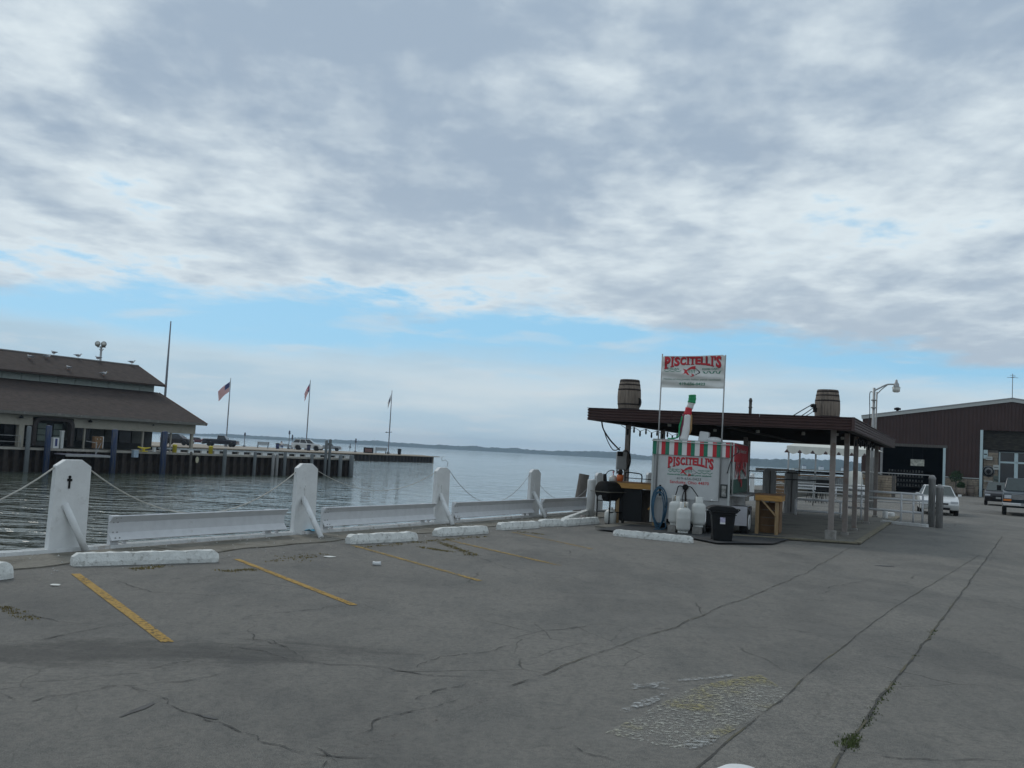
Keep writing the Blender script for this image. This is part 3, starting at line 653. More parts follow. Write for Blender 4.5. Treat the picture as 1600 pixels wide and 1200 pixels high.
# ================================================================== VEHICLES
def car(name, label, cat, loc, rz, style, paint, sc=1.0, group=None, front=True):
    t = thing(name, label, cat, loc, rz, group); t.scale = (sc, sc, sc)
    if style == 'sedan':
        Lh, hw, R_ = 2.3, .88, .31; ax = (1.42, -1.35)
        top = [(2.22, .38), (2.28, .50), (2.22, .66), (1.9, .76), (1.05, .90), (-1.5, .94), (-2.15, .92), (-2.28, .70), (-2.24, .38)]
        cab = (1.15, -1.75, .90, .45, -1.05, 1.40, .80, .60)
    elif style == 'suv':
        Lh, hw, R_ = 2.35, .93, .37; ax = (1.42, -1.38)
        top = [(2.28, .42), (2.34, .62), (2.22, .86), (1.9, .98), (1.05, 1.06), (-1.8, 1.12), (-2.28, 1.10), (-2.34, .70), (-2.28, .42)]
        cab = (1.2, -2.25, 1.04, .35, -1.75, 1.68, .88, .68)
    else:
        Lh, hw, R_ = 2.8, .97, .38; ax = (1.85, -1.65)
        top = [(2.74, .50), (2.8, .60), (2.76, 1.0), (2.55, 1.10), (1.15, 1.16), (-.45, 1.18), (-2.72, 1.18), (-2.78, .6), (-2.74, .50)]
        cab = (1.15, -.45, 1.14, .62, -.35, 1.80, .90, .76)
    bot = []
    for cx_ in (ax[1], ax[0]):
        for k in range(9):
            a = math.pi - math.pi*k/8; bot.append((cx_+(R_+.06)*math.cos(a), max(top[0][1]-.12, R_+(R_+.06)*math.sin(a)) if 0 < k < 8 else top[0][1]-.12))
    zb = top[0][1]-.12
    poly = [(top[-1][0]+.05, zb)] + bot + [(top[0][0]-.05, zb)] + top
    m = MB(); m.prism(poly, lambda x, z: (x, -hw*(1-.05*max(0, abs(x)/Lh-.7)/.3), z), lambda x, z: (x, hw*(1-.05*max(0, abs(x)/Lh-.7)/.3), z))
    x0, x1, zbelt, x2, x3, zt, wb_, wt = cab
    F = [Vector((x0, -wb_, zbelt)), Vector((x0, wb_, zbelt)), Vector((x1, wb_, zbelt)), Vector((x1, -wb_, zbelt)),
         Vector((x2, -wt, zt)), Vector((x2, wt, zt)), Vector((x3, wt, zt)), Vector((x3, -wt, zt))]
    m.add(F, [(0, 1, 5, 4), (1, 2, 6, 5), (2, 3, 7, 6), (3, 0, 4, 7), (4, 5, 6, 7), (3, 2, 1, 0)])
    body = m.build('body', paint, t, .045)
    body.data.polygons.foreach_set('use_smooth', [True]*len(body.data.polygons))
    def quad(nm, a, b_, c, d, ins=(.06, .06), mt=glass_dark, par=None):
        a, b_, c, d = [Vector(q) for q in (a, b_, c, d)]
        def P(u, v): return (a*(1-u)+b_*u)*(1-v) + (d*(1-u)+c*u)*v
        n = (b_-a).cross(d-a).normalized(); cen = (a+b_+c+d)/4
        if n.dot(cen-Vector((0, 0, zbelt))) < 0: n = -n
        iu = ins[0]/(b_-a).length; iv = ins[1]/(d-a).length
        q = [P(iu, iv), P(1-iu, iv), P(1-iu, 1-iv), P(iu, 1-iv)]
        mm = MB(); mm.add([x + n*.012 for x in q] + [x - n*.02 for x in q], [(0, 1, 2, 3), (7, 6, 5, 4), (0, 4, 5, 1), (1, 5, 6, 2), (2, 6, 7, 3), (3, 7, 4, 0)])
        return mm.build(nm, mt, t)
    quad('windscreen', F[0], F[1], F[5], F[4], (.07, .05), glass_green)
    quad('rear_window', F[3], F[2], F[6], F[7], (.1, .08))
    for (a, b_, c, d) in ((F[0], F[3], F[7], F[4]), (F[1], F[2], F[6], F[5])):
        if style == 'pickup': quad('side_window', a, b_, c, d, (.1, .07))
        else:
            n_ = 2 if style == 'sedan' else 3
            for k in range(n_):
                u0, u1 = k/n_, (k+1)/n_
                quad('side_window', a.lerp(b_, u0), a.lerp(b_, u1), d.lerp(c, u1), d.lerp(c, u0), (.05, .06))
    for x in ax:
        for sgn in (-1, 1):
            y = sgn*(hw-.11)
            m = MB(); m.lathe([(R_*.6, -.10), (R_*.95, -.10), (R_, -.07), (R_, .07), (R_*.95, .10), (R_*.6, .10)], (x, y, R_), 20, 'y'); w = m.build('wheel', rubber, t)
            m = MB(); m.lathe([(.02, sgn*.08), (R_*.25, sgn*.09), (R_*.55, sgn*.06), (R_*.62, sgn*.105), (R_*.62, -sgn*.02)], (x, y, R_), 16, 'y'); m.build('rim', galv, w)
    zf = top[1][1]
    for sgn in (-1, 1):
        if style == 'pickup':
            m = MB(); m.box((Lh-.03, sgn*.72, .90), (.06, .30, .17)); m.build('headlight', lens_m, t)
            m = MB(); m.box((Lh-.03, sgn*.74, .74), (.06, .34, .09)); m.build('turn_signal', amber, t)
            m = MB(); m.box((.95, sgn*(hw+.14), 1.28), (.10, .20, .26)); m.build('side_mirror', black_plastic, t)
        else:
            m = MB(); m.box((Lh-.13, sgn*(hw-.24), zf+.13), (.18, .34, .13)); m.build('headlight', lens_m, t, .03)
            m = MB(); m.box((.95, sgn*(hw+.08), zbelt+.06), (.12, .16, .12)); m.build('side_mirror', paint, t, .02)
        m = MB(); m.box((-Lh+.04, sgn*(hw-.16), zbelt-.12), (.08, .22, .2)); m.build('tail_light', red_print, t)
    if style == 'pickup':
        m = MB()
        for k in range(5): m.box((Lh-.02, 0, .80+k*.05), (.05, 1.1, .016))
        m.build('grille', chrome, t); m = MB(); m.box((Lh+.05, 0, .54), (.14, 1.92, .16)); m.build('front_bumper', chrome, t, .03)
        m = MB(); m.box((-Lh-.04, 0, .56), (.12, 1.85, .18)); m.build('rear_bumper', chrome, t, .03)
        m = MB(); m.box((-1.62, 0, 1.186), (2.1, 1.66, .015)); m.build('bed', dim_int, t)
    else:
        m = MB(); m.box((Lh-.035, 0, zf+.06), (.06, .75, .07)); m.build('grille', dim_int, t)
        m = MB(); m.box((Lh-.05, 0, zf-.17), (.08, .9, .10)); m.build('air_intake', dim_int, t)
    m = MB(); m.box((Lh+(.125 if style == 'pickup' else -.02), 0, zf-.06), (.02, .32, .14)); m.build('number_plate', galv, t)
    return t

# ================================================================== FAR SIDE: DOCK AND HALL
a_ = Vector((-30.93, 65.6, 0)); U = Vector((.54934, .8356, 0)); NB = Vector((-.8356, .54934, 0)); UANG = math.atan2(U.y, U.x); DZ = .38
def BP(s, o, z): return a_ + U*s + NB*o + Vector((0, 0, z))
dock = None
m = MB()
m.prism([(-34, .35), (30.5, .35), (30.5, 3.0), (14.8, 3.0), (14.8, 20), (-34, 20)], lambda s, o: BP(s, o, WATER-1), lambda s, o: BP(s, o, DZ-.02))
dock = m.build('dock', dock_cap, kind='structure')
# sheet piles: hat section, one object each
m = MB(); m.prism([(0, .30), (.14, .30), (.22, 0), (.50, 0), (.58, .30), (.72, .30), (.72, .36), (.54, .36), (.46, .06), (.26, .06), (.18, .36), (0, .36)], lambda x, y: (x, y, WATER-1), lambda x, y: (x, y, .24))
pile_me = m.mesh('sheet_pile', steel_rust)
for k in range(88):
    s = -33+.725*k
    if s > 30.2: break
    put('sheet_pile', pile_me, dock, BP(s, -.02, rnd.uniform(-.02, .02)), UANG)
for k in range(4): put('sheet_pile', pile_me, dock, BP(30.62, .1+.72*k, 0), UANG+math.pi/2)
m = MB(); m.prism([(-34, -.06), (30.72, -.06), (30.72, 3.05), (30.3, 3.05), (30.3, .42), (-34, .42)], lambda s, o: BP(s, o, .24), lambda s, o: BP(s, o, DZ+.01)); m.build('dock_coping', dock_cap, dock)
m = MB(); m.prism([(-9, -1.0), (-9, -.08), (-4, -.08), (-4, -1.0)], lambda s, o: BP(s, o, .02), lambda s, o: BP(s, o, .1))
# kerb beam on blocks
t = wthing('kerb_rail', 'pale timber kerb rail on white blocks along the dock finger', 'kerb rail', BP(9.6, .35, DZ))
m = MB(); m.bar(BP(9.6, .3, DZ+.29), BP(30.4, .3, DZ+.29), .2, .11); wb(m, 'rail', mat('pale_rail', (.42, .45, .46), .8, dirt=(.25, .24, .22)), t)
for k in range(17):
    m = MB(); p = BP(10+k*1.25, .3, DZ+.115); m.box(p, (.5, .18, .23), UANG); wb(m, 'block', white_paint, t)
# mooring piles standing in front of the dock
def pile_px(u, vt, w, label, m_, name='dock_pile', Y=None, zb=WATER-1.5, grp='piles standing along the dock', o=-.35):
    # where the sight line meets the pile row
    d_ = ray(u, vt); tt = None
    r0 = a_ + NB*o
    det = d_.x*(-U.y) + U.x*d_.y
    t1 = (r0.x*(-U.y) + U.x*r0.y)/det; x, y, z = d_.x*t1, d_.y*t1, EYE+d_.z*t1
    r_ = w/2*y/FPX
    m = MB(); m.lathe([(r_*1.05, 0), (r_, z-zb-.06), (r_*.8, z-zb), (0, z-zb+.02)], (0, 0, 0), 12)
    return tag(m.build(name, m_, None, 0, (x, y, zb)), label, 'pile', grp)
pale_pile = mat('grey_blue_pile', (.15, .165, .17), .8, var=.15, dirt=(.10, .10, .10), stretch=(3, 3, .6))
blue_pile = blue_paint
for (u, vt, w, lb, m_) in [(46, 666, 7, 'pale grey pile with a blue side, left of the arched entrance', pale_pile), (77, 665, 9, 'tall blue pile in front of the arched entrance', blue_pile),
                           (180, 671, 9, 'blue pile under the middle of the cream fascia', blue_pile), (258, 674, 9, 'blue pile near the right end of the hall', blue_pile),
                           (352, 701, 6, 'stout blue-grey pile at the dock, below the dark pickup', pale_pile), (399, 706, 5, 'short grey pile under the empty bench on the pier', pale_pile),
                           (427.5, 710, 5, 'left pile of a close pair on the dock finger', timber_grey), (433.5, 710, 5, 'right pile of a close pair on the dock finger', timber_grey),
                           (446, 707, 5, 'pale-topped pile just right of the close pair', pale_pile), (488, 709, 5, 'pale-topped pile below the parked white car', pale_pile),
                           (510.5, 688, 4.5, 'left one of the two tall piles near the end of the dock finger', pale_pile), (516.5, 686.5, 4.5, 'right one of the two tall piles near the end of the dock finger', pale_pile),
                           (532.5, 711, 6, 'low pale pile between the tall pair and the dock corner', pale_pile), (550, 711, 7, 'low pale pile at the outer corner of the dock', pale_pile),
                           (299, 706, 4, 'dark low pile beside the round marker', timber_dark)]:
    pile_px(u, vt, w, lb, m_)
# hall
hall = wthing('dock_hall', 'long low waterfront hall with brown shingled double roof and cream fascia', 'building', BP(0, 8, DZ))
S0, S1 = -24, 14.2
def pr(poly, s0, s1, name, m_, bev=0):
    m = MB(); m.prism(poly, lambda o, z: BP(s0, o, z), lambda o, z: BP(s1, o, z)); return wb(m, name, m_, hall, bev)
lo = pr([(.85, 2.62), (7.0, 4.98), (7.0, 5.1), (.85, 2.74)], S0, S1, 'roof', roof_shingle)
pr([(19.15, 2.62), (13.0, 4.98), (13.0, 5.1), (19.15, 2.74)], S0, S1, 'roof', roof_shingle)
pr([(6.25, 5.56), (10, 7.2), (13.75, 5.56), (13.75, 5.70), (10, 7.34), (6.25, 5.70)], S0, S1+.1, 'upper_roof', roof_shingle)
pr([(9.86, 7.3), (10.14, 7.3), (10.1, 7.38), (9.9, 7.38)], S0, S1+.12, 'ridge_cap', mat('ridge_cap', (.2, .19, .18), .9))
pr([(.74, 2.55), (.85, 2.55), (.85, 2.75), (.74, 2.75)], S0, S1+.02, 'gutter', mat('gutter', (.14, .135, .12), .6, dirt=(.28, .27, .24)))
# rake boards
m = MB(); rk = mat('rake_board', (.19, .12, .10), .8)
for (o0, z0, o1, z1) in ((.8, 2.64, 7.0, 5.02), (6.2, 5.60, 10, 7.25), (19.2, 2.64, 13.0, 5.02), (13.8, 5.60, 10, 7.25)): m.bar(BP(S1+.13, o0, z0), BP(S1+.13, o1, z1), .05, .2)
wb(m, 'rake_board', rk, hall)
# clerestory panels with louvre slats
for k in range(27):
    s0 = S1-.35-1.42*(k+1); m = MB()
    m.prism([(s0+.02, 7.0), (s0+1.40, 7.0), (s0+1.40, 7.12), (s0+.02, 7.12)], lambda s, o: BP(s, o, 5.02), lambda s, o: BP(s, o, 5.9))
    for j in range(5): m.bar(BP(s0+.06, 6.97, 5.12+j*.11), BP(s0+1.36, 6.97, 5.12+j*.11), .05, .03)
    wb(m, 'louvre_panel', louvre_grey, hall)
# fascia with the arched bay
for s0, s1 in ((-24, .22), (3.2, 13.6)):
    m = MB(); n_ = int((s1-s0)/1.25); st = (s1-s0)/n_
    for k in range(n_):
        m2_ = MB(); m2_.prism([(s0+k*st+.004, 1.25), (s0+(k+1)*st-.004, 1.25), (s0+(k+1)*st-.004, 1.37), (s0+k*st+.004, 1.37)], lambda s, o: BP(s, o, 1.85), lambda s, o: BP(s, o, 2.62))
        wb(m2_, 'fascia_panel', fascia_cream, hall)
m = MB(); m.prism([(13.45, 1.24), (13.6, 1.24), (13.6, 18.7), (13.45, 18.7)], lambda s, o: BP(s, o, 1.85), lambda s, o: BP(s, o, 2.6)); wb(m, 'gable_fascia', fascia_cream, hall)
# arched dark portal
arch = [(.22, .5)] + [((.22)+.55-.55*math.cos(a), 1.95+.5*math.sin(a)) for a in [math.pi/2*i/6 for i in range(7)]] + [(3.2-.55+.55*math.sin(a), 1.95+.5*math.cos(a)) for a in [math.pi/2*i/6 for i in range(7)]] + [(3.2, .5)]
inner = [(.45, .5)] + [((.45)+.45-.45*math.cos(a), 1.85+.38*math.sin(a)) for a in [math.pi/2*i/6 for i in range(7)]] + [(2.97-.45+.45*math.sin(a), 1.85+.38*math.cos(a)) for a in [math.pi/2*i/6 for i in range(7)]] + [(2.97, .5)]
m = MB(); n_ = len(arch); vs = [BP(s, 1.1, z) for s, z in arch]+[BP(s, 1.1, z) for s, z in inner]+[BP(s, 1.5, z) for s, z in arch]+[BP(s, 1.5, z) for s, z in inner]
fs = []
for i in range(n_-1): fs += [(i, i+1, n_+i+1, n_+i), (2*n_+i, 2*n_+i+1, 3*n_+i+1, 3*n_+i), (i, i+1, 2*n_+i+1, 2*n_+i), (n_+i, n_+i+1, 3*n_+i+1, 3*n_+i)]
m.add(vs, fs); wb(m, 'arched_portal', mat('portal_brown', (.045, .038, .036), .8), hall)
m = MB(); m.prism(inner, lambda s, z: BP(s, 1.9, z), lambda s, z: BP(s, 2.0, z)); pw = wb(m, 'portal_wall', mat('portal_wall', (.045, .05, .048), .8), hall)
for s0 in (.95, 2.1):
    m = MB()
    for j in range(3): m.prism([(s0, 1.80), (s0+.62, 1.80), (s0+.62, 1.89), (s0, 1.89)], lambda s, o, j=j: BP(s, o, .85+j*.42), lambda s, o, j=j: BP(s, o, .85+j*.42+.36))
    wb(m, 'window', mat('dim_green_pane', (.10, .13, .11), .3), hall)
# top band over portal
m = MB(); m.prism([(.22, 1.25), (3.2, 1.25), (3.2, 1.37), (.22, 1.37)], lambda s, o: BP(s, o, 2.44), lambda s, o: BP(s, o, 2.62)); wb(m, 'fascia_band', fascia_cream, hall)
# posts
for (s, w, m_) in ((-.5, .36, fascia_cream), (4.2, .12, fascia_cream), (9.0, .12, fascia_cream), (13.45, .2, fascia_cream), (11.5, .10, fascia_cream)):
    m = MB(); m.box(BP(s, 1.45, (DZ+1.9)/2), (w, w, 1.9-DZ), UANG); wb(m, 'post', m_, hall)
# back wall and rooms below the roof
m = MB(); m.prism([(S0, 6.2), (13.4, 6.2), (13.4, 13), (S0, 13)], lambda s, o: BP(s, o, DZ), lambda s, o: BP(min(s, 13.4) if True else s, o, 4.6)); wb(m, 'wall', dark_wall, hall)
greyp = mat('grey_panel', (.16, .17, .16), .8)
for k in range(19):
    s0 = -9+k*1.2
    if s0 > 12.2: break
    if k in (1, 6, 8, 13, 16): m_ = glass_dark; nm = 'window'
    else: m_ = greyp; nm = 'wall_panel'
    m = MB(); m.prism([(s0+.06, 6.08), (s0+1.14, 6.08), (s0+1.14, 6.19), (s0+.06, 6.19)], lambda s, o: BP(s, o, DZ+.5), lambda s, o: BP(s, o, 2.6)); wb(m, nm, m_, hall)
m = MB(); m.prism([(-24, 3.0), (-.7, 3.0), (-.7, 3.2), (-24, 3.2)], lambda s, o: BP(s, o, DZ), lambda s, o: BP(s, o, 2.6)); wb(m, 'painted_shade_wall', dim_int, hall)  # near-black wall colour paints in the shade behind the fascia
# wall lamps under the eaves
for s in (-.75, 4.3, 9.6):
    p = BP(s, 1.2, 2.36)
    t = wthing('wall_lamp', {-.75: 'dark round wall lamp left of the arched entrance', 4.3: 'dark round wall lamp right of the arched entrance', 9.6: 'smallest dark wall lamp, middle of the cream fascia'}[s], 'lamp', p, 'lamps on the cream fascia')
    m = MB(); m.tube([p, p-NB*.16], .03, 8); wb(m, 'bracket', black_iron, t)
    m = MB(); m.lathe([(.03, .12), (.13, .02), (.14, -.08), (0, -.09)], p-NB*.2, 12); wb(m, 'shade', black_iron, t)
    if s == 9.6: t.scale = (.5, .5, .5)
# railings left
t = wthing('railing', 'pale pipe railing in the dark bay at the far left of the hall', 'railing', BP(-6, .6, DZ))
for z in (.35, .75):
    m = MB(); m.tube([BP(-8, .8, DZ+z), BP(-.8, .8, DZ+z)], .025, 6); wb(m, 'rail', galv, t)
for s in (-8, -5.6, -3.2, -.8):
    m = MB(); m.tube([BP(s, .8, DZ), BP(s, .8, DZ+.76)], .025, 6); wb(m, 'post', galv, t)
# things on the dock
def dockthing(s, o=.0, z=DZ): return BP(s, o, z)
def sbox(name, label, cat, s, o, z, dims, m_, parts=(), grp=None):
    p = BP(s, o, z); t = thing(name, label, cat, p, UANG, grp)
    m = MB(); m.box((0, 0, dims[2]/2), dims); m.build('cabinet', m_, t, .02)
    for nm, c, dd, mm in parts:
        m = MB(); m.box(c, dd); m.build(nm, mm, t)
    return t
sbox('power_pedestal', 'small white power pedestal right of the tall blue pile', 'pedestal', 1.2, .1, DZ+.02, (.42, .3, .72), white_paint, [('door', (0, -.155, .4), (.16, .01, .5), navy_print)])
sbox('power_pedestal', 'taller slim pale pedestal beside the small white one', 'pedestal', 1.6, .0, DZ+.02, (.2, .22, 1.15), trim_pale, [('cap', (0, 0, 1.18), (.24, .26, .05), white_paint)])
sbox('switch_cabinet', 'reddish brown switch cabinet with pale side panel on the dock', 'cabinet', 4.4, .15, DZ+.12, (.62, .34, .82), plywood,
     [('side_panel', (.33, 0, .42), (.05, .36, .84), white_paint)] + [('switch_cover', (-.14+.26*(i % 2), -.175, .25+.4*(i//2)), (.06, .02, .06), trim_pale) for i in range(4)])
sbox('fender_box', 'pale blue box fixed at the edge of the dock face', 'box', 7.28, -.16, -.05, (.4, .3, .52), mat('pale_blue_box', (.33, .42, .50), .7), [('lid', (0, 0, .54), (.44, .34, .04), white_paint)])
sbox('dock_box', 'small white box on the dock between cleat and blue pile', 'box', 9.08, .1, DZ+.01, (.2, .2, .32), white_paint, [('lid', (0, 0, .335), (.22, .22, .03), trim_pale)])
# yellow cleat
p = BP(8.1, -.0, DZ+.01); t = thing('dock_cleat', 'big yellow horn cleat on the dock edge', 'cleat', p, UANG)
m = MB(); m.box((0, 0, .03), (.5, .3, .06)); m.build('base', yellow_paint, t); m = MB(); m.lathe([(.1, .05), (.08, .2), (.1, .26)], (0, 0, 0), 10); m.build('neck', yellow_paint, t)
m = MB(); m.tube([(-.5, 0, .33), (-.2, 0, .25), (.2, 0, .24), (.55, 0, .30)], [.04, .06, .06, .035], 8); m.build('horn', yellow_paint, t)
for u, lb in ((273, 'yellow bollard on the dock at the right end of the hall'), (329.5, 'yellow bollard on the dock below the dark pickup')):
    d_ = ray(u, 700); r0 = a_+NB*.12; det = d_.x*(-U.y)+U.x*d_.y; t1 = (r0.x*(-U.y)+U.x*r0.y)/det; p = Vector((d_.x*t1, d_.y*t1, DZ))
    m = MB(); m.lathe([(.16, 0), (.16, .5), (.19, .52), (.19, .58), (.1, .62), (0, .63)], (0, 0, 0), 12); tag(m.build('yellow_bollard', yellow_paint, None, 0, p), lb, 'bollard', 'yellow bollards on the dock')
# gangway platform low over the water
t = wthing('gangway', 'lavender grey gangway platform hung low in front of the hall', 'gangway', BP(-.2, -.6, .1))
for k in range(9):
    m = MB(); s = 1.05+k*.36; m.prism([(s, -1.5), (s+.34, -1.5), (s+.34, -.12), (s, -.12)], lambda s, o: BP(s, o, .02), lambda s, o: BP(s, o, .08)); wb(m, 'deck_plank', lav, t)
m = MB(); m.bar(BP(1.0, -1.55, .0), BP(4.3, -1.55, .0), .1, .14); m.bar(BP(3.9, -.5, .08), BP(4.6, .0, .9), .04); m.bar(BP(3.9, -.5, .08), BP(3.9, -.5, .95), .05); m.bar(BP(3.1, -.5, .98), BP(3.9, -.5, .88), .04); wb(m, 'frame', galv, t)
# oval marker
p = BP(12.85, -.12, -.1); m = MB(); m.lathe([(.18, -.02), (.18, .02), (.15, .03), (.07, .03), (.07, .0)], (0, 0, 0), 16, 'y'); ob = m.build('life_ring', mat('cream_ring', (.50, .47, .33), .7), None, 0, p, UANG); ob.scale = (.8, 1, 1.35)
tag(ob, 'pale oval ring hung on the dark sheet piling', 'ring')
# floodlight mast behind the roof
Yf = 86; p0 = V(157, 566, Yf); p1 = V(158.5, 541, Yf)
t = wthing('floodlight_mast', 'floodlight pole with two lamps above the hall roof', 'floodlight', Vector((p0.x, Yf, 4.5)))
m = MB(); m.tube([(p0.x, Yf, 4.5), (p1.x, Yf, p1.z)], .10, 8); wb(m, 'pole', galv, t)
m = MB(); m.bar(V(152, 542, Yf), V(165, 542.5, Yf), .08); m.tube([V(155, 545, Yf), V(158, 550, Yf), V(162, 545, Yf)], .03, 6); wb(m, 'crossarm', galv, t)
for i, (u, v) in enumerate(((153.5, 537.5), (163, 538))):
    c = V(u, v, Yf); m = MB(); m.lathe([(.06, .18), (.15, .12), (.25, -.1), (.25, -.14)], c, 14, 'y'); h_ = wb(m, 'lamp_head', white_paint if i == 0 else black_iron, t)
    m = MB(); m.lathe([(.235, -.145), (.0, -.17)], c-t.location, 14, 'y'); m.build('lens', bulb_m, h_)  # pale lens colour stands in for a bright reflection
# bare mast behind the hall
p0 = V(258, 640, 112); p1 = V(267, 502, 112)
m = MB(); m.lathe([(.16, 0), (.13, (p1.z)*.6), (.07, p1.z)], (0, 0, 0), 8); tag(m.build('bare_mast', pole_grey, None, 0, (p1.x, 112, 0)), 'tall bare mast standing behind the right end of the hall roof', 'mast')
# gulls
def gull(p, ang, label, s=1.0):
    t = thing('gull', label, 'gull', p, ang, 'gulls on the hall roof')
    m = MB(); m.lathe([(.0, -.16), (.05, -.12), (.085, -.02), (.075, .07), (.045, .12), (0, .14)], (0, 0, .15), 10, 'x'); m.lathe([(0, -.045), (.042, 0), (0, .045)], (.15, 0, .235), 8); m.tube([(.1, 0, .17), (.15, 0, .23)], .035, 6); m.build('body', gull_w, t)
    m = MB(); m.tube([(.185, 0, .235), (.235, 0, .225)], [.012, .004], 5); m.build('beak', yellow_paint, t)
    for sg in (-1, 1):
        m = MB(); m.tube([(.07, sg*.07, .17), (-.08, sg*.08, .17), (-.27, sg*.03, .17)], [.03, .045, .008], 6); m.build('wing', gull_g, t)
        m = MB(); m.tube([(0, sg*.03, .09), (0, sg*.03, 0)], .007, 4); m.build('leg', orange_m, t)
    t.scale = (s, s, s)
def roof_pt(u, v, ridge):
    if ridge: o = 10.0
    d_ = ray(u, v); best = None
    # meet ray with upper roof plane  z = 5.70 + (o-6.25)*.4373
    for k in range(2000):
        y = 70+k*.02; t1 = y/d_.y; q = Vector((d_.x*t1, y, EYE+d_.z*t1)); w_ = (q-a_); o = w_.x*NB.x+w_.y*NB.y
        if ridge and o >= 10: return Vector((q.x, q.y, 7.38))
        if not ridge and o > 6.25 and q.z <= 5.72+(o-6.25)*.4373: return Vector((q.x, q.y, 5.70+(o-6.25)*.4373))
    return q
for (u, v, rg, a, lb) in [(84, 554, 1, 2.8, 'gull at the left of the ridge, standing alone'), (122, 558, 1, .3, 'gull on the ridge left of the floodlight mast'), (153, 562, 1, 2.9, 'gull on the ridge at the foot of the floodlight mast'),
                          (206, 569, 1, .2, 'gull at the right end of the ridge'), (47, 561, 0, 3.0, 'white gull on the roof slope nearest the left edge'), (74, 560, 0, .4, 'white gull on the roof slope below the first ridge gull'),
                          (107, 578, 0, 2.7, 'white gull low on the roof slope, left of the mast'), (162, 587, 0, .1, 'white gull low on the roof slope, right of the mast')]:
    gull(roof_pt(u, v, rg), a, lb, 1.35)

# ================================================================== FAR PIER
PZ = .04
pA = V(200, 690, 128); pB = V(340, 700, 147); pC = V(678, 713, 202)
dirp = (Vector((pC.x, 202, 0))-Vector((pB.x, 147, 0))).normalized(); q0 = Vector((pB.x, 147, 0)) - dirp*70; q1 = Vector((pC.x, 202, 0)); npp = Vector((-dirp.y, dirp.x, 0))
m = MB(); m.xy([(q.x, q.y) for q in (q0, q1, q1+Vector((-4, 18, 0)), q1+npp*40+dirp*-26, q0+npp*60)], WATER-.8, PZ)
pier = m.build('pier', mat('pier_paving', (.30, .26, .21), .9, var=.12), kind='structure')
m = MB(); m.prism([(0, .30), (.2, .30), (.34, 0), (.8, 0), (.94, .30), (1.14, .30), (1.14, .36), (.9, .36), (.76, .06), (.38, .06), (.24, .36), (0, .36)], lambda x, y: (x, y-.3, WATER-1), lambda x, y: (x, y-.3, -.10))
pp_me = m.mesh('sheet_pile', steel_rust); pang = math.atan2(dirp.y, dirp.x); ln = (q1-q0).length
for k in range(int(ln/1.16)):
    put('sheet_pile', pp_me, pier, q0+dirp*(k*1.16), pang)
m = MB(); m.bar(q0+Vector((0, 0, -.03)), q1+dirp*1.4+Vector((0, 0, -.03)), 1.1, .16); m.build('pier_coping', mat('coping', (.35, .29, .22), .9), pier)

# flags
def flag(name, label, u0, v0, vb, Y, w, h, kind, droop):
    p1 = V(u0, v0, Y); p0 = Vector((p1.x, Y, PZ))
    t = wthing(name, label, 'flagpole', p0, 'flagpoles on the pier')
    m = MB(); m.lathe([(.30, 0), (.30, .4), (.12, .45), (.11, (p1.z-PZ)*.5), (.06, p1.z-PZ)], p0, 10); wb(m, 'pole', pole_grey, t)
    m = MB(); m.lathe([(0, 0), (.09, .09), (0, .18)], p1, 8); wb(m, 'finial', galv, t)
    # cloth: hangs towards -x and down
    nx, ny = 14, 13; top = p1 - Vector((0, 0, .5))
    def P(a, b_):
        dx = a*w*math.cos(droop); dz = a*w*math.sin(droop)
        fold = math.sin(a*7+b_*2)*.18*a
        return Vector((top.x-.1-dx*(1-.12*b_), top.y+fold, top.z - dz - b_*h*(1-.05*a) + .12*math.sin(a*5)*a))
    def patch(nm, a0, a1, b0, b1, m_, par=None, off=0.0):
        mm = MB(); vs = []; fs = []; k1 = max(2, int(nx*(a1-a0))); 
        for i in range(k1+1):
            for j in range(2):
                q = P(a0+(a1-a0)*i/k1, b0+(b1-b0)*j); q.y -= off; vs.append(q)
        for i in range(k1): fs.append((2*i, 2*i+1, 2*i+3, 2*i+2))
        mm.add(vs, fs, True); return wb(mm, nm, m_, t)
    if kind == 'us':
        for j in range(13): patch('stripe', 0, 1, j/13, (j+1)/13, red_print if j % 2 == 0 else white_print)
        for j in range(7): patch('canton', 0, .42, j/13, (j+1)/13, navy_print, None, .02)
    elif kind == 'state':
        for j in range(5): patch('stripe', 0, 1, j/5, (j+1)/5, red_print if j % 2 == 0 else white_print)
        for j in range(5): patch('canton', 0, .22+.1*(2-abs(j-2)), j/5, (j+1)/5, navy_print if j not in (2,) else red_print, None, .02)
    else:
        for j in range(4): patch('field', 0, 1, j/4, (j+1)/4, white_print)
        for j in (1, 2): patch('emblem', .3, .65, j/4, (j+.9)/4, navy_print, None, .02)
flag('flagpole', 'flagpole flying the stars and stripes, left of the three', 360.5, 592, 682, 176, 2.7, 1.75, 'us', .72)
flag('flagpole', 'middle flagpole with a red, white and blue swallow-tail flag', 485, 595, 688, 192, 2.2, 1.5, 'state', 1.15)
flag('flagpole', 'right flagpole with a small white flag and dark emblem', 612.5, 611, 705, 199, 1.9, 1.35, 'white', 1.25)
m = MB(); c = V(604, 675.5, 199); m.lathe([(0, -.3), (.12, 0), (0, .3)], c, 8, 'x'); m.tube([c, c+Vector((1.1, 0, .1))], .05, 5); tag(m.build('pole_fitting', black_iron), 'small dark fitting beside the right flagpole shaft', 'lamp')
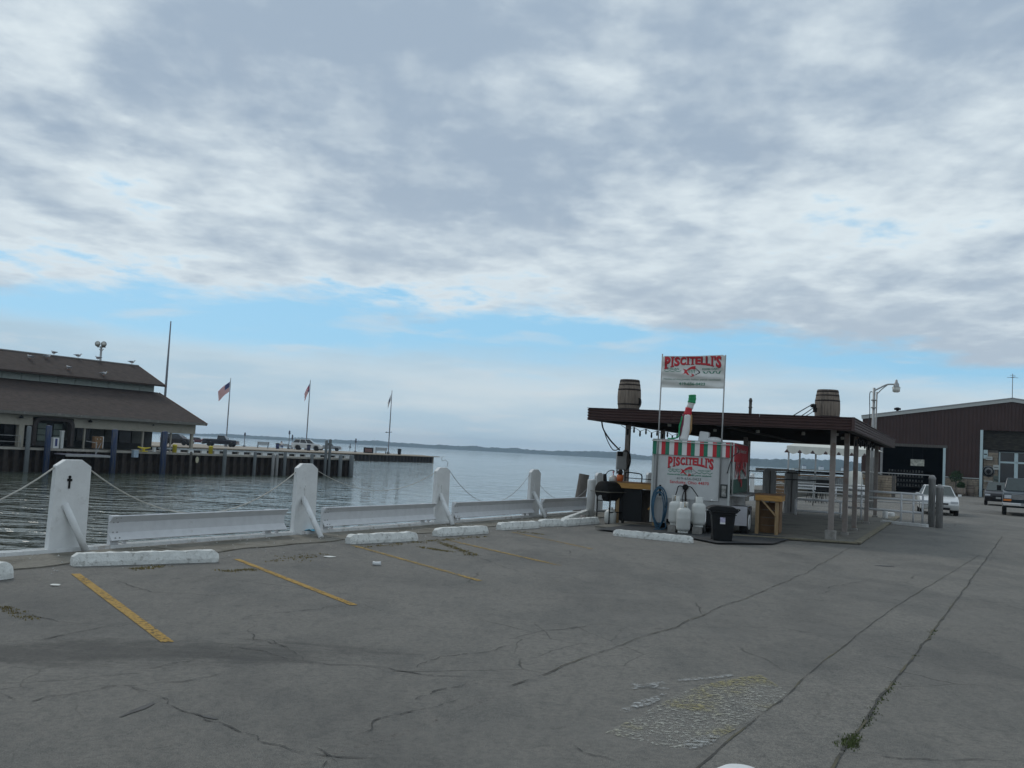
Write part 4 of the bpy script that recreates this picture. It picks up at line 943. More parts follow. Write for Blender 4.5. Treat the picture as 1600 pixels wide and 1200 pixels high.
# vehicles on the pier
white_car = car_paint('white_car_paint', (.62, .63, .62)); dark_car = car_paint('dark_car_paint', (.018, .02, .032)); black_car = car_paint('black_car_paint', (.015, .013, .015)); silver_car = car_paint('silver_car_paint', (.26, .28, .30)); maroon_car = car_paint('maroon_car_paint', (.10, .02, .025))
def onpier(u, Y): p = V(u, 690, Y); return (p.x, Y, PZ)
car('parked_car', 'white estate car parked side-on on the pier beside the middle flagpole', 'car', onpier(481, 186), .05, 'suv', white_car, 1.2)
car('pickup_truck', 'dark pickup truck parked on the pier by the left flagpole', 'pickup truck', onpier(345, 171), .03, 'pickup', dark_car, 1.05)
car('parked_car', 'dark wagon half hidden by the right end of the hall', 'car', onpier(277, 158), -.1, 'suv', black_car, 1.05)
car('parked_car', 'small dark car between the hall corner and the dark pickup', 'car', onpier(308, 205), .1, 'sedan', maroon_car, .9)
car('pickup_truck', 'silver pickup truck seen behind the two tall dock piles', 'pickup truck', onpier(514, 201), .08, 'pickup', silver_car, .9)
# benches
def bench(u, Y, label, rz=0, sc=1.0):
    t = thing('pier_bench', label, 'bench', onpier(u, Y), rz, 'benches on the pier'); t.scale = (sc, sc, sc)
    for j in range(3):
        m = MB(); m.box((0, -.15+j*.17, .45), (1.9, .14, .05)); m.build('seat_slat', timber_grey, t)
    for j in range(3):
        m = MB(); m.box((0, .28+j*.03, .6+j*.16), (1.9, .04, .13)); m.build('back_slat', timber_grey, t)
    for sg in (-1, 1):
        m = MB(); m.bar((sg*.8, -.2, 0), (sg*.8, -.2, .43), .06); m.bar((sg*.8, .25, 0), (sg*.8, .36, 1.0), .06); m.bar((sg*.8, -.2, .42), (sg*.8, .28, .42), .06); m.build('leg', black_iron, t)
bench(411, 181, 'empty bench on the pier between the dark pickup and the blue bin', 0, 1.15)
bench(596, 198, 'bench on the pier beside the right flagpole', 0, 1.2)
bench(444, 184, 'bench where a person in white sits, beside the blue bin', .2, 1.0)
bench(455.5, 192, 'bench half hidden behind the rear of the white estate car', 0, .8)
def bin_(u, Y, m_, label, sc=1.0):
    t = thing('litter_bin', label, 'bin', onpier(u, Y)); t.scale = (sc, sc, sc)
    m = MB(); m.lathe([(.27, 0), (.33, .85)], (0, 0, 0), 14); m.build('drum', m_, t)
    m = MB(); m.lathe([(.36, .85), (.36, .93), (.2, 1.02), (0, 1.03)], (0, 0, 0), 14); m.build('lid', black_plastic, t)
bin_(434, 182, mat('blue_bin', (.03, .045, .12), .5), 'dark blue litter bin left of the seated person', 1.05)
bin_(483, 181, mat('navy_bin', (.03, .03, .06), .5), 'dark litter bin in front of the white estate car', 1.1)
bin_(625, 199, black_plastic, 'black litter bin alone near the end of the pier', 1.15)
# seated person
def person_seated(p):
    t = thing('person', 'person in a white shirt sitting on the pier bench, leaning forward', 'person', p)
    J = {'pel': (0, 0, .5), 'waist': (0, .02, .68), 'chest': (0, -.06, .92), 'neck': (0, -.12, 1.08), 'head': (0, -.15, 1.18), 'crown': (0, -.14, 1.30),
         'shl': (-.19, -.08, 1.0), 'ell': (-.24, -.22, .76), 'hal': (-.1, -.38, .72), 'shr': (.19, -.08, 1.0), 'elr': (.24, -.22, .76), 'har': (.1, -.38, .72),
         'hipl': (-.1, -.03, .5), 'knl': (-.13, -.46, .52), 'anl': (-.12, -.44, .10), 'tol': (-.12, -.62, .04), 'hipr': (.1, -.03, .5), 'knr': (.13, -.46, .52), 'anr': (.12, -.44, .10), 'tor': (.12, -.62, .04)}
    rad = dict(pel=.15, waist=.14, chest=.17, neck=.06, head=.095, crown=.07, shl=.075, ell=.05, hal=.035, shr=.075, elr=.05, har=.035, hipl=.1, knl=.07, anl=.045, tol=.035, hipr=.1, knr=.07, anr=.045, tor=.035)
    E_ = [('pel', 'waist'), ('waist', 'chest'), ('chest', 'neck'), ('neck', 'head'), ('head', 'crown'), ('chest', 'shl'), ('shl', 'ell'), ('ell', 'hal'), ('chest', 'shr'), ('shr', 'elr'), ('elr', 'har'),
          ('pel', 'hipl'), ('hipl', 'knl'), ('knl', 'anl'), ('anl', 'tol'), ('pel', 'hipr'), ('hipr', 'knr'), ('knr', 'anr'), ('anr', 'tor')]
    ks = list(J); me = bpy.data.meshes.new('body'); me.from_pydata([J[k] for k in ks], [(ks.index(a), ks.index(b_)) for a, b_ in E_], []); me.materials.append(skin_m)
    o = bpy.data.objects.new('body', me); COL.objects.link(o); o.parent = t; sk = o.modifiers.new('skin', 'SKIN')
    for i, k in enumerate(ks): me.skin_vertices[0].data[i].radius = (rad[k], rad[k]); me.skin_vertices[0].data[i].use_root = (i == 0)
    sb = o.modifiers.new('sub', 'SUBSURF'); sb.levels = sb.render_levels = 1
    m = MB(); m.tube([(0, 0, .52), (0, .02, .68), (0, -.06, .92), (0, -.11, 1.05)], [.17, .17, .20, .09], 12); m.tube([(-.17, -.08, 1.0), (-.235, -.18, .84)], [.09, .07], 8); m.tube([(.17, -.08, 1.0), (.235, -.18, .84)], [.09, .07], 8); m.build('shirt', white_print, t)
    m = MB()
    for sg in (-1, 1): m.tube([(sg*.08, 0, .5), (sg*.13, -.46, .53), (sg*.125, -.44, .2)], [.12, .085, .07], 8)
    m.build('trousers', navy_print, t)
    m = MB(); m.lathe([(.10, 0), (.105, .05), (.07, .10), (0, .12)], (0, -.125, 1.21), 10); m.build('hair', mat('dark_hair', (.03, .02, .015), .8, bump=0), t)
    return t
pp = onpier(440, 183); t = person_seated((pp[0], pp[1]-.1, pp[2])); t.rotation_euler.z = .5; t.scale = (1.1,)*3
# signs, lamps and planter on the pier
def pier_post(u, Y, vt, label, head, name='pier_lamp'):
    x, y, z = onpier(u, Y); zt = V(u, vt, Y).z-PZ
    t = thing(name, label, 'post', (x, y, z)); m = MB(); m.lathe([(.28, 0), (.28, .25), (.08, .3), (.07, zt-head)], (0, 0, 0), 8); m.build('shaft', pole_grey, t)
    m = MB(); m.lathe([(.05, zt-head), (.19, zt-head+.1), (.15, zt-.1), (.05, zt)], (0, 0, 0), 8); m.build('head', mat('head_grey', (.10, .12, .16), .5, bump=0), t)
pier_post(382, 190, 675.5, 'slim post with a dark head right of the dark pickup', .7)
pier_post(451.5, 192, 672.5, 'tall slim post with a dark head left of the white estate car', .8)
pier_post(456.5, 200, 679, 'thicker short post right behind the white estate car', 1.0)
pier_post(556, 200, 685, 'post on a grey footing between the tall piles and the planter box', .9)
t = thing('notice_box', 'dark framed notice box with a reddish panel on the pier', 'notice board', onpier(576.5, 198)); m = MB(); m.box((0, 0, .55), (1.9, .4, 1.1)); m.build('case', black_iron, t, .03)
m = MB(); m.box((.05, -.21, .55), (1.4, .02, .7)); m.build('panel', mat('reddish_panel', (.16, .085, .07), .7, var=.5, scale=3), t)
t = thing('marker_stake', 'thin white stake left of the bench by the right flagpole', 'stake', onpier(585.5, 198)); m = MB(); m.box((0, 0, .55), (.22, .08, 1.1)); m.build('board', white_paint, t); m = MB(); m.tube([(0, 0, 1), (0, 0, 3.2)], .015, 5); m.build('whip', galv, t)
# channel marker out on the lake
p = V(547, 697, 700); p.z = WATER; t = wthing('channel_buoy', 'tiny channel buoy on the open lake', 'buoy', p); m = MB(); m.lathe([(.8, 0), (.8, .5), (.3, .7), (.25, 2.6), (0, 2.7)], p, 10); wb(m, 'float', black_iron, t)

# ================================================================== CANOPY
ZU, ZT = 2.77, 3.10
can = wthing('canopy', 'flat maroon canopy roof on tan posts with ribbed metal fascia', 'canopy', Vector((FR.x, FR.y, 0)))
ldir = (FR-FL).normalized(); nL = Vector((-cdir.y, cdir.x, 0))
def ins(p, a, b_): return p + ldir*a + cdir*b_
m = MB(); c4 = [ins(FL, .12, .1), ins(FR, -.12, .1), ins(BR, -.12, -.1), ins(BL, .12, -.1)]
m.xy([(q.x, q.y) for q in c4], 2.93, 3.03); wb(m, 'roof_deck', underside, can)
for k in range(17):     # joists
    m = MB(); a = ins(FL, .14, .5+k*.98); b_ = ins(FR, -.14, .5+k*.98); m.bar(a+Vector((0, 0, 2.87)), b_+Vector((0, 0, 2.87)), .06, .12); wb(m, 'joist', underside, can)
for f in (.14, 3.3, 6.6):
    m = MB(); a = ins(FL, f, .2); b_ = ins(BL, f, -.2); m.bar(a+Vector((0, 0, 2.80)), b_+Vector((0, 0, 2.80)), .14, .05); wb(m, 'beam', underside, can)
def fascia(a, b_, out, nm='fascia_panel'):
    n_ = max(2, round((b_-a).length/2.3)); d_ = (b_-a)/n_
    prof = []
    nr = 4; hh = (ZT-ZU-.03)/nr
    for k in range(nr): z0 = ZU+.015+k*hh; prof += [(.0, z0), (.025, z0+hh*.2), (.03, z0+hh*.62), (.0, z0+hh*.86)]
    prof += [(0, ZT-.015), (.045, ZT-.012), (.045, ZT), (-.05, ZT), (-.05, ZU), (.035, ZU), (.035, ZU+.012), (0, ZU+.013)]
    for k in range(n_):
        p, q = a+d_*(k+.002), a+d_*(k+.998); m = MB()
        m.prism(prof, lambda o, z: p+out*o+Vector((0, 0, z)), lambda o, z: q+out*o+Vector((0, 0, z))); wb(m, nm, maroon, can)
fr_out = Vector((ldir.y, -ldir.x, 0)); rt_out = Vector((cdir.y, -cdir.x, 0))
fascia(FL, FR, fr_out); fascia(FR, BR, rt_out); fascia(BR, BL, -fr_out); fascia(BL, FL, -rt_out)
m = MB(); m.bar(FR+Vector((0, 0, ZU-.005)), FR+Vector((0, 0, ZT+.004)), .075); wb(m, 'corner_trim', maroon, can)
PR = [Vector((8.27, 25.33, 0)), Vector((9.24, 27.15, 0)), Vector((10.28, 29.4, 0)), Vector((12.12, 33.5, 0)), Vector((14.3, 38.6, 0))]
PLp = [ins(FL, .18, 3.0), ins(FL, .18, 6.75), ins(FL, .18, 9.4), ins(FL, .18, 13.5), Vector((8.62, 36.2, 0)), ins(FL, 3.2, 3.0)]
for i, p in enumerate(PR+PLp):
    if i == 10: continue
    m = MB(); m.box((p.x, p.y, 1.45), (.13, .13, 2.68), math.atan2(cdir.y, cdir.x)); po = wb(m, 'post', post_tan, can)
    m = MB(); w_ = .26 if i == 0 else .2; m.box((p.x-can.location.x, p.y-can.location.y, .12 if i == 0 else .04), (w_, w_, .26 if i == 0 else .12), math.atan2(cdir.y, cdir.x)); m.build('footing', block_conc, po, .01)
# recessed soffit lights
for u, v, Y in ((1046, 665, 27.6), (1117, 678, 30), (1184, 679, 29), (1255, 684.5, 29), (1307, 690, 28), (1316, 694, 31)):
    p = V(u, v, Y); p.z = 2.80; m = MB(); m.lathe([(.05, -.06), (.055, 0), (.03, .08)], p, 10); wb(m, 'soffit_light', bulb_m, can)
# string lights with hanging bulbs
def festoon(name, label, pts):
    t = wthing(name, label, 'string light', pts[0])
    m = MB(); m.tube(pts, .008, 5); wb(m, 'cable', wire_m, t)
    for p in pts[1:-1]:
        m = MB(); m.lathe([(.0, -.17), (.02, -.16), (.032, -.11), (.024, -.07), (.026, 0), (.0, .01)], p, 8); wb(m, 'bulb', black_plastic, t)
festoon('string_light', 'string of dark bulbs hanging under the left edge of the canopy', [ins(FL, .22, 2.2+k*.62)+Vector((0, 0, 2.73-.09*(k % 2))) for k in range(12)])
festoon('string_light', 'string of dark bulbs hanging under the right edge of the canopy', [ins(FR, -.25, 3.0+k*.7)+Vector((0, 0, 2.72-.08*(k % 2))) for k in range(12)])
# barrels
def barrel(p, label, rot, h=.90, group='wooden barrels on the canopy roof', mid=None):
    t = thing('barrel', label, 'barrel', p, rot, group)
    n_ = 26; prof = []
    for k in range(9):
        f = k/8; prof.append((.27+.065*math.sin(math.pi*f), f*h))
    for s_ in range(n_):
        m = MB(); a0 = 2*math.pi*s_/n_; a1 = 2*math.pi*(s_+.93)/n_; dr = rnd.uniform(-.004, .004); vs = []; fs = []
        for r_, z in prof:
            for a in (a0, a1):
                vs.append(((r_+dr)*math.cos(a), (r_+dr)*math.sin(a), z))
            for a in (a1, a0): vs.append(((r_-.025)*math.cos(a), (r_-.025)*math.sin(a), z))
        for k in range(8):
            b0 = 4*k
            for j in range(4): fs.append((b0+j, b0+(j+1) % 4, b0+4+(j+1) % 4, b0+4+j))
        fs += [(0, 1, 2, 3), (32, 33, 34, 35)]; m.add(vs, fs); m.build('stave', stave_m, t)
    for z, w in ((.012, .045), (.12, .035), (.24, .04), (.62, .04), (.75, .035), (.84, .045)):
        z *= h/.9
        def rr(zz): return .27+.065*math.sin(math.pi*min(1, zz/h))+.008
        m = MB(); m.lathe([(rr(z)-.012, z), (rr(z), z), (rr(z+w), z+w), (rr(z+w)-.012, z+w)], (0, 0, 0), 26); m.build('hoop', hoop_m, t)
    m = MB(); m.lathe([(.262, h-.04), (0, h-.038)], (0, 0, 0), 20); m.build('head', stave_m, t)
    return t
bl = barrel((3.33, 28.0, 3.03), 'left barrel on the canopy roof with a dark fitting on its right side', .4, 1.0)
br = barrel((9.45, 29.6, 3.03), 'right barrel on the canopy roof with cables on its left side', 1.3, 1.12)
bl.scale = (.98, .98, .98); br.scale = (1.1, 1.1, 1.0)
def cable(pts, r_, label, m_=wire_m, name='cable'):
    m = MB(); m.tube(pts, r_, 6); return tag(m.build(name, m_), label, 'cable')
def smooth(pts, k=6):
    out = []; P = [Vector(p) for p in pts]; P = [P[0]]+P+[P[-1]]
    for i in range(1, len(P)-2):
        for j in range(k):
            t = j/k; a, b_, c, d = P[i-1], P[i], P[i+1], P[i+2]
            out.append(.5*((2*b_)+(c-a)*t+(2*a-5*b_+4*c-d)*t*t+(3*b_-a-3*c+d)*t**3))
    out.append(P[-2]); return out
cable(smooth([V(1240, 649, 28.2), V(1255, 640, 28.6), V(1271, 631, 29.3)]), .014, 'upper black cable running from the roof up to the right barrel')
cable(smooth([V(1252, 650, 28.2), V(1264, 642, 28.6), V(1272, 636, 29.3)]), .012, 'middle black cable at the left side of the right barrel')
cable(smooth([V(1258, 650.5, 28.2), V(1266, 646, 28.6), V(1273, 641, 29.3)]), .010, 'lowest thin cable at the left side of the right barrel')
m = MB(); c = V(1271, 634, 29.25); m.box(c, (.14, .12, .10)); m.box(c+Vector((.05, 0, -.12)), (.10, .1, .14)); tag(m.build('junction_box', black_iron, None, .01), 'dark junction box fixed to the left side of the right barrel', 'box')
cable(smooth([V(998, 622, 27.8), V(1001, 624, 27.7), V(1001.5, 630, 27.6), V(999.5, 636, 27.5)]), .016, 'short black cable looping down the right side of the left barrel')
m = MB(); c = V(998.5, 628, 27.85); m.box(c, (.08, .1, .2)); tag(m.build('barrel_fitting', black_iron, None, .01), 'dark fitting on the right side of the left barrel', 'fitting')
# cables from roof to post with the meter box
cable(smooth([V(940, 657, 27.0), V(943, 671, 27.2), V(953, 687, 27.9), V(962, 697, 28.6), V(968, 703, 29.2)]), .022, 'thick black cable from the canopy edge to the meter box')
cable(smooth([V(944, 673, 27.1), V(949, 688, 27.5), V(957, 702, 28.2), V(964, 703, 28.8), V(969, 699, 29.2)]), .014, 'thinner black cable hanging in a loop by the left canopy post')
p = ins(FL, .1, 3.0)
t = wthing('meter_box', 'grey meter box strapped to the left canopy post with a coiled cable', 'meter box', Vector((p.x, p.y, 1.6)))
m = MB(); m.box(V(971, 720, p.y-.15), (.30, .18, .52)); wb(m, 'box', galv, t, .02); m = MB(); m.box(V(969, 709, p.y-.27), (.16, .06, .14)); wb(m, 'meter', black_iron, t, .01)
m = MB(); c = V(978, 719, p.y-.12)
for k in range(5): m.tube([(c.x+math.cos(a)*(.12+.008*k), c.y+.02*k, c.z+math.sin(a)*(.27+.01*k)) for a in [2*math.pi*i/20 for i in range(21)]], .012, 5)
wb(m, 'coiled_cable', wire_m, t)
m = MB(); m.tube([V(965, 706, p.y-.1), V(964, 740, p.y-.1)], .02, 6); wb(m, 'conduit', black_iron, t)

# ================================================================== FOOD CART
CR = -R(20); CO = Vector((3.73, 25.65, .0))
e1 = Vector((math.cos(CR), math.sin(CR), 0)); e2 = Vector((-math.sin(CR), math.cos(CR), 0))
cart = thing('food_cart', 'white Italian food cart trailer with red, white and green striped band', 'food cart', CO, CR)
CW, CD, CZ0, CZ1 = 1.97, 3.5, .20, 2.30
# shell of upright sheets
for k in range(8):
    x0 = k*CW/8; m = MB(); m.box((x0+CW/16, .02, (CZ0+CZ1)/2), (CW/8-.004, .04, CZ1-CZ0)); m.build('end_panel', alu, cart)
for k in range(8):
    y0 = .04+k*(CD-.04)/8; hh = CZ1-.42 if True else 0
    m = MB(); m.box((CW-.02, y0+CD/16, (.62+CZ1)/2), (.04, CD/8-.008, CZ1-.62)); m.build('side_panel', alu, cart)
    m = MB(); m.box((.02, y0+CD/16, (CZ0+CZ1)/2), (.04, CD/8-.008, CZ1-CZ0)); m.build('side_panel', alu, cart)
m = MB(); m.box((CW/2, CD-.02, (CZ0+CZ1)/2), (CW, .04, CZ1-CZ0)); m.build('rear_panel', alu, cart)
m = MB(); m.box((CW/2, CD/2, CZ1+.02), (CW+.04, CD+.04, .04)); m.build('roof', alu, cart, .01)
m = MB(); m.box((CW/2, CD/2, CZ0+.02), (CW-.1, CD-.1, .06)); m.build('floor', black_iron, cart)
for x in (.012, CW-.012):
    m = MB(); m.box((x, -.012, (CZ0+CZ1)/2), (.05, .022, CZ1-CZ0)); m.build('corner_trim', trim_pale, cart)
# striped band
def stripes(fn, n0, n1, per, seq, z0, z1, parent):
    x = n0; i = 0
    while x < n1-.005:
        w = per*seq[i % len(seq)][0]; e = min(x+w, n1); fn(x, e, z0, z1, seq[i % len(seq)][1]); x = e; i += 1
def band_end(x0, x1, z0, z1, mm):
    m = MB(); m.box(((x0+x1)/2, -.04, (z0+z1)/2), (x1-x0-.001, .035, z1-z0)); m.build('stripe', mm, cart)
stripes(band_end, 0, CW, .3257, [(.31, green_print), (.38, white_print), (.31, red_print)], 1.945, 2.31, cart)
m = MB(); m.tube([(-.02, -.09, 2.29), (CW+.1, -.09, 2.26)], .014, 6); m.build('awning_rod', trim_pale, cart)
# white sign board on the end
m = MB(); m.box((.93, -.012, 1.385), (1.56, .02, 1.10)); board = m.build('sign_board', mat('sign_board_white', (.52, .53, .52), .6, var=.04, bump=.03, dirt=(.40, .40, .38), damt=.4), cart)
def flat(vs, fs, fn, name, mm, parent):
    m = MB(); m.add([fn(x, z) for x, z in vs], fs); return m.build(name, mm, parent)
def arch_name(x0, x1, zt, zb, dip, fn, parent, eps=.003):
    """the name in heavy letters: flat top, bottoms arching up in the middle"""
    word = "PISCITELLI'S"; wd = dict(P=1.05, I=.62, S=1.0, C=1.1, T=.95, E=.95, L=.85); wd["'"] = .3
    tot = sum(wd[c] for c in word); x = x0; sc = (x1-x0)/tot
    for layer, (mm, off, d_) in enumerate(((maroon_print, (x1-x0)*.006, eps), (red_print, 0, eps*2))):
        x = x0
        for ch in word:
            w = wd[ch]*sc
            vs, fs = fit_text(ch, x+w*.04, x+w*.96, 0, 1, bold=.045, sub=3)
            if ch in 'IPTLE':   # slab serifs
                st = []
                if ch == 'I': st = [(x+w*.02, x+w*.98, 0, .1), (x+w*.02, x+w*.98, .9, 1)]
                if ch == 'I': vs, fs = [(x+w*.28, 0), (x+w*.72, 0), (x+w*.72, .5), (x+w*.28, .5), (x+w*.72, 1), (x+w*.28, 1)], [(0, 1, 2, 3), (3, 2, 4, 5)]
                if ch == 'P': st = [(x, x+w*.62, 0, .09)]
                if ch == 'T': st = [(x+w*.2, x+w*.8, 0, .09)]
                for a, b_, c, d in st: o = len(vs); vs = vs+[(a, c), (b_, c), (b_, d), (a, d)]; fs = fs+[(o, o+1, o+2, o+3)]
            out = []
            for (vx, vz) in vs:
                f = (vx-x0)/(x1-x0); lift = dip*(1-(2*f-1)**2); bot = zb+lift*1.0; top = zt
                if ch == "'": vz = .6+.4*vz
                out.append((vx+off, bot+(top-bot)*vz-off))
            flat(out, fs, lambda a, b_, d_=d_: fn(a, b_, d_), 'letter', mm, parent)
            x += w
def fish(cx, cz, w, fn, parent, eps=.004):
    def pl(pts, name, mm, e): flat([(cx+a*w, cz+b_*w) for a, b_ in pts], [tuple(range(len(pts)))], lambda a, b_: fn(a, b_, e), name, mm, parent)
    pl([(-.28, .10), (-.15, .24), (.05, .33), (.22, .34), (.22, .14), (.02, .17), (-.15, .10)], 'fish_back', red_print, eps)
    pl([(-.48, .20), (-.36, .06), (-.48, -.12), (-.26, -.02), (-.2, .10)], 'fish_tail', red_print, eps)
    pl([(-.30, -.02), (-.20, -.12), (-.05, -.15), (-.12, -.08), (-.25, .04)], 'fish_belly', red_print, eps)
    pl([(.02, -.05), (.16, -.10), (.16, -.2), (-.02, -.24)], 'fish_fin', red_print, eps)
    for k in range(5): x = -.18+k*.085; pl([(x, .13), (x+.04, .14), (x+.025, -.05), (x+.005, -.03)], 'fish_bar', green_print, eps)
    for a, b_ in (((.22, .22), (.48, .0)), ((.48, .0), (.24, -.13)), ((.24, -.13), (.16, -.15))):
        dx, dz = b_[0]-a[0], b_[1]-a[1]; l = math.hypot(dx, dz); nx, nz = -dz/l*.009, dx/l*.009
        pl([(a[0]-nx, a[1]-nz), (b_[0]-nx, b_[1]-nz), (b_[0]+nx, b_[1]+nz), (a[0]+nx, a[1]+nz)], 'fish_outline', black_print, eps)
    for a, b_ in ((.27, .05), (.27, -.06)): pl([(a-.015, b_-.015), (a+.015, b_-.015), (a+.015, b_+.015), (a-.015, b_+.015)], 'fish_eye', black_print, eps)
def wave(x0, x1, z, amp, n_, th, fn, parent, eps=.004):
    vs = []; fs = []; k = 28
    for i in range(k+1):
        x = x0+(x1-x0)*i/k; zz = z+amp*abs(math.sin(math.pi*n_*i/k))*-1
        vs += [(x, zz-th/2), (x, zz+th/2)]
    for i in range(k): fs.append((2*i, 2*i+1, 2*i+3, 2*i+2))
    flat(vs, fs, lambda a, b_: fn(a, b_, eps), 'wave_line', green_print, parent)
def words(txt, x0, x1, z0, z1, mm, fn, parent, eps=.004, name='lettering', bold=.01):
    vs, fs = fit_text(txt, x0, x1, z0, z1, bold=bold); flat(vs, fs, lambda a, b_: fn(a, b_, eps), name, mm, parent)
fe = lambda a, b_, e: (a, -.022-e, b_)
arch_name(.40, 1.56, 1.90, 1.60, .11, fe, board)
fish(.93, 1.52, .44, fe, board); wave(.42, .74, 1.55, .035, 3, .016, fe, board); wave(1.14, 1.54, 1.54, .035, 3, .016, fe, board)
words('ITALIAN', .44, .70, 1.555, 1.60, green_print, fe, board); words('FOOD CART', 1.18, 1.50, 1.555, 1.60, green_print, fe, board)
words('Home of the Jumbo Italian perch sandwich', .40, 1.52, 1.42, 1.475, green_print, fe, board, bold=.03)
words('419-656-0423', .64, 1.26, 1.325, 1.39, black_print, fe, board, bold=-.005); words('Sandusky, Ohio 44870', .47, 1.46, 1.20, 1.30, red_print, fe, board)
# side banner and awning, seen at a glancing angle
sb_ = lambda a, b_, e: (CW+.05+e, a, b_)
m = MB(); m.box((CW+.03, 1.75, 2.08), (.03, 3.3, .46)); m.build('red_awning_band', red_print, cart)
words('Stop Here for', .75, 2.9, 2.06, 2.20, white_print, sb_, cart)
m = MB(); m.box((CW+.025, 1.75, 1.45), (.02, 3.2, .80)); sbn = m.build('side_sign', white_paint, cart)
m = MB(); m.box((CW+.03, 1.75, 1.22), (.03, 3.2, .36)); m.build('green_field', mat('dark_green_print', (.03, .085, .06), .7, bump=0), cart)
arch_name(.6, 2.9, 1.86, 1.42, .24, lambda a, b_, e: (CW+.06+e, a, b_), cart); fish(1.8, 1.48, 1.3, lambda a, b_, e: (CW+.066+e, a, b_), cart)
m = MB(); m.box((CW+.2, 1.75, 1.0), (.42, 3.2, .05)); m.build('counter_shelf', galv, cart, .01)
for y_ in (.1, 3.4):
    m = MB(); m.tube([(CW+.06, y_, 2.33), (CW+.06, y_, 1.02)], .02, 6); m.build('awning_pole', trim_pale, cart)
m = MB(); m.tube(smooth([(CW+.0, -.06, 2.27), (CW+.16, -.05, 2.22), (CW+.20, -.05, 2.1), (CW+.05, -.05, 1.95), (CW-.06, -.05, 1.55)]), .012, 6); m.build('bungee_cord', wire_m, cart)
# certificate
m = MB(); m.box((CW-.13, -.03, 1.10), (.17, .02, .34)); c_ = m.build('certificate_frame', black_print, cart); m = MB(); m.box((CW-.13, -.043, 1.10), (.11, .008, .27)); m.build('certificate', mat('print_grey', (.3, .3, .28), .6, var=.6, scale=12, bump=0), c_)
# fender, wheel, tongue
m = MB(); m.yz = None
pf = [(.36, .25), (.36, .73), (1.24, .73), (1.24, .25), (1.22, .25), (1.22, .71), (.38, .71), (.38, .25)]
m.prism(pf, lambda y, z: (CW+.005, y, z), lambda y, z: (CW+.42, y, z)); fd = m.build('fender', diamond, cart)
m = MB(); m.prism([(.355, .245), (.355, .735), (1.245, .735), (1.245, .245), (1.21, .245), (1.21, .70), (.39, .70), (.39, .245)], lambda y, z: (CW+.421, y, z), lambda y, z: (CW+.436, y, z)); m.build('fender_edge', chrome, fd)
m = MB(); m.lathe([(.17, -.1), (.31, -.1), (.33, -.07), (.33, .07), (.31, .1), (.17, .1)], (CW+.32, .80, .33), 24, 'x'); wh = m.build('wheel', rubber, cart)
m = MB(); m.lathe([(.02, .07), (.06, .09), (.14, .06), (.19, .12), (.19, .0)], (CW+.33, .80, .33), 20, 'x'); m.build('rim', white_paint, wh)
m = MB(); m.lathe([(.17, -.1), (.31, -.1), (.33, -.07), (.33, .07), (.31, .1), (.17, .1)], (-.02+.15, .80, .33), 24, 'x'); m.build('wheel', rubber, cart)
m = MB(); m.bar((.35, .1, .26), (CW/2, -.42, .26), .07, .1); m.bar((CW-.35, .1, .26), (CW/2, -.42, .26), .07, .1); m.build('tongue', black_iron, cart)
m = MB(); m.box((CW-.35, -.28, .42), (.30, .36, .42)); m.build('battery_box', black_plastic, cart, .03)
m = MB(); m.tube([(CW-.50, -.5, 0.03), (CW-.50, -.5, .62)], .035, 8); m.tube([(CW-.50, -.5, .6), (CW-.42, -.6, .64)], .015, 6); m.build('jack', chrome, cart)
m = MB(); m.box((.55, -.025, .66), (.08, .02, .12)); m.box((.23, -.03, 1.02), (.045, .03, .28)); m.build('hose_hook', black_iron, cart)
m = MB(); m.lathe([(.03, -.02), (.025, -.04), (0, -.05)], (CW-.42, -.0, .85), 10, 'y'); m.build('gas_vent', white_print, cart)
# counter folding box and sign poles
for x, zb_ in ((.13, 1.02), (1.74, .93)):
    m = MB(); m.tube([(x, -.075, zb_), (x+.02, -.075, 4.53)], .018, 8); m.build('banner_pole', galv, cart)
# raised banner: own thing
bn = thing('banner', 'white cloth name banner stretched high between two poles above the cart', 'banner', CO + Vector((0, 0, 3.66)) + e2*-.09, CR)
bx0, bx1 = .16, 1.75
def bfn(x, z, e=0.0):
    f = (x-bx0)/(bx1-bx0); tz = z*(1.0)
    wrk = .022*math.sin(f*5+z*9)*math.sin(math.pi*f) + .018*math.sin(z*26+f*4)*(1 if z < .45 else .35) + .012*noise.noise(Vector((x*4, z*5, 2)))*2
    return (x, -.01+wrk*1.0-e, z + .055*f*(1 if z > .4 else .2) - .02*math.sin(math.pi*f)*(z/.86))
vs = []; fs = []; nx, nz = 60, 34
for i in range(nx+1):
    for j in range(nz+1):
        x = bx0+(bx1-bx0)*i/nx; z = .82*j/nz
        if j == nz and (i < 2 or i > nx-2): z -= .02
        vs.append(bfn(x, z))
for i in range(nx):
    for j in range(nz): a = i*(nz+1)+j; fs.append((a, a+nz+1, a+nz+2, a+1))
m = MB(); m.add(vs, fs, True); cl = m.build('cloth', cloth_white, bn)
bf = lambda a, b_, e: bfn(a, b_, e+.004)
arch_name(bx0+.06, bx1-.08, .80, .47, .13, bf, cl, .004)
fish((bx0+bx1)/2-.04, .40, .46, bf, cl); wave(bx0+.06, bx0+.5, .44, .03, 3, .013, bf, cl); wave(bx1-.55, bx1-.08, .42, .03, 3, .013, bf, cl)
words('ITALIAN', bx0+.14, bx0+.44, .455, .505, green_print, bf, cl, .005); words('FOOD CART', bx1-.56, bx1-.14, .445, .495, green_print, bf, cl, .005)
words('Home of the Jumbo Italian perch sandwich', bx0+.06, bx1-.08, .19, .25, mat('grey_green_print', (.16, .25, .2), .7, bump=0), bf, cl, .005)
words('419-656-0423', bx0+.45, bx0+1.12, .07, .145, green_print, bf, cl, .005, bold=.02)
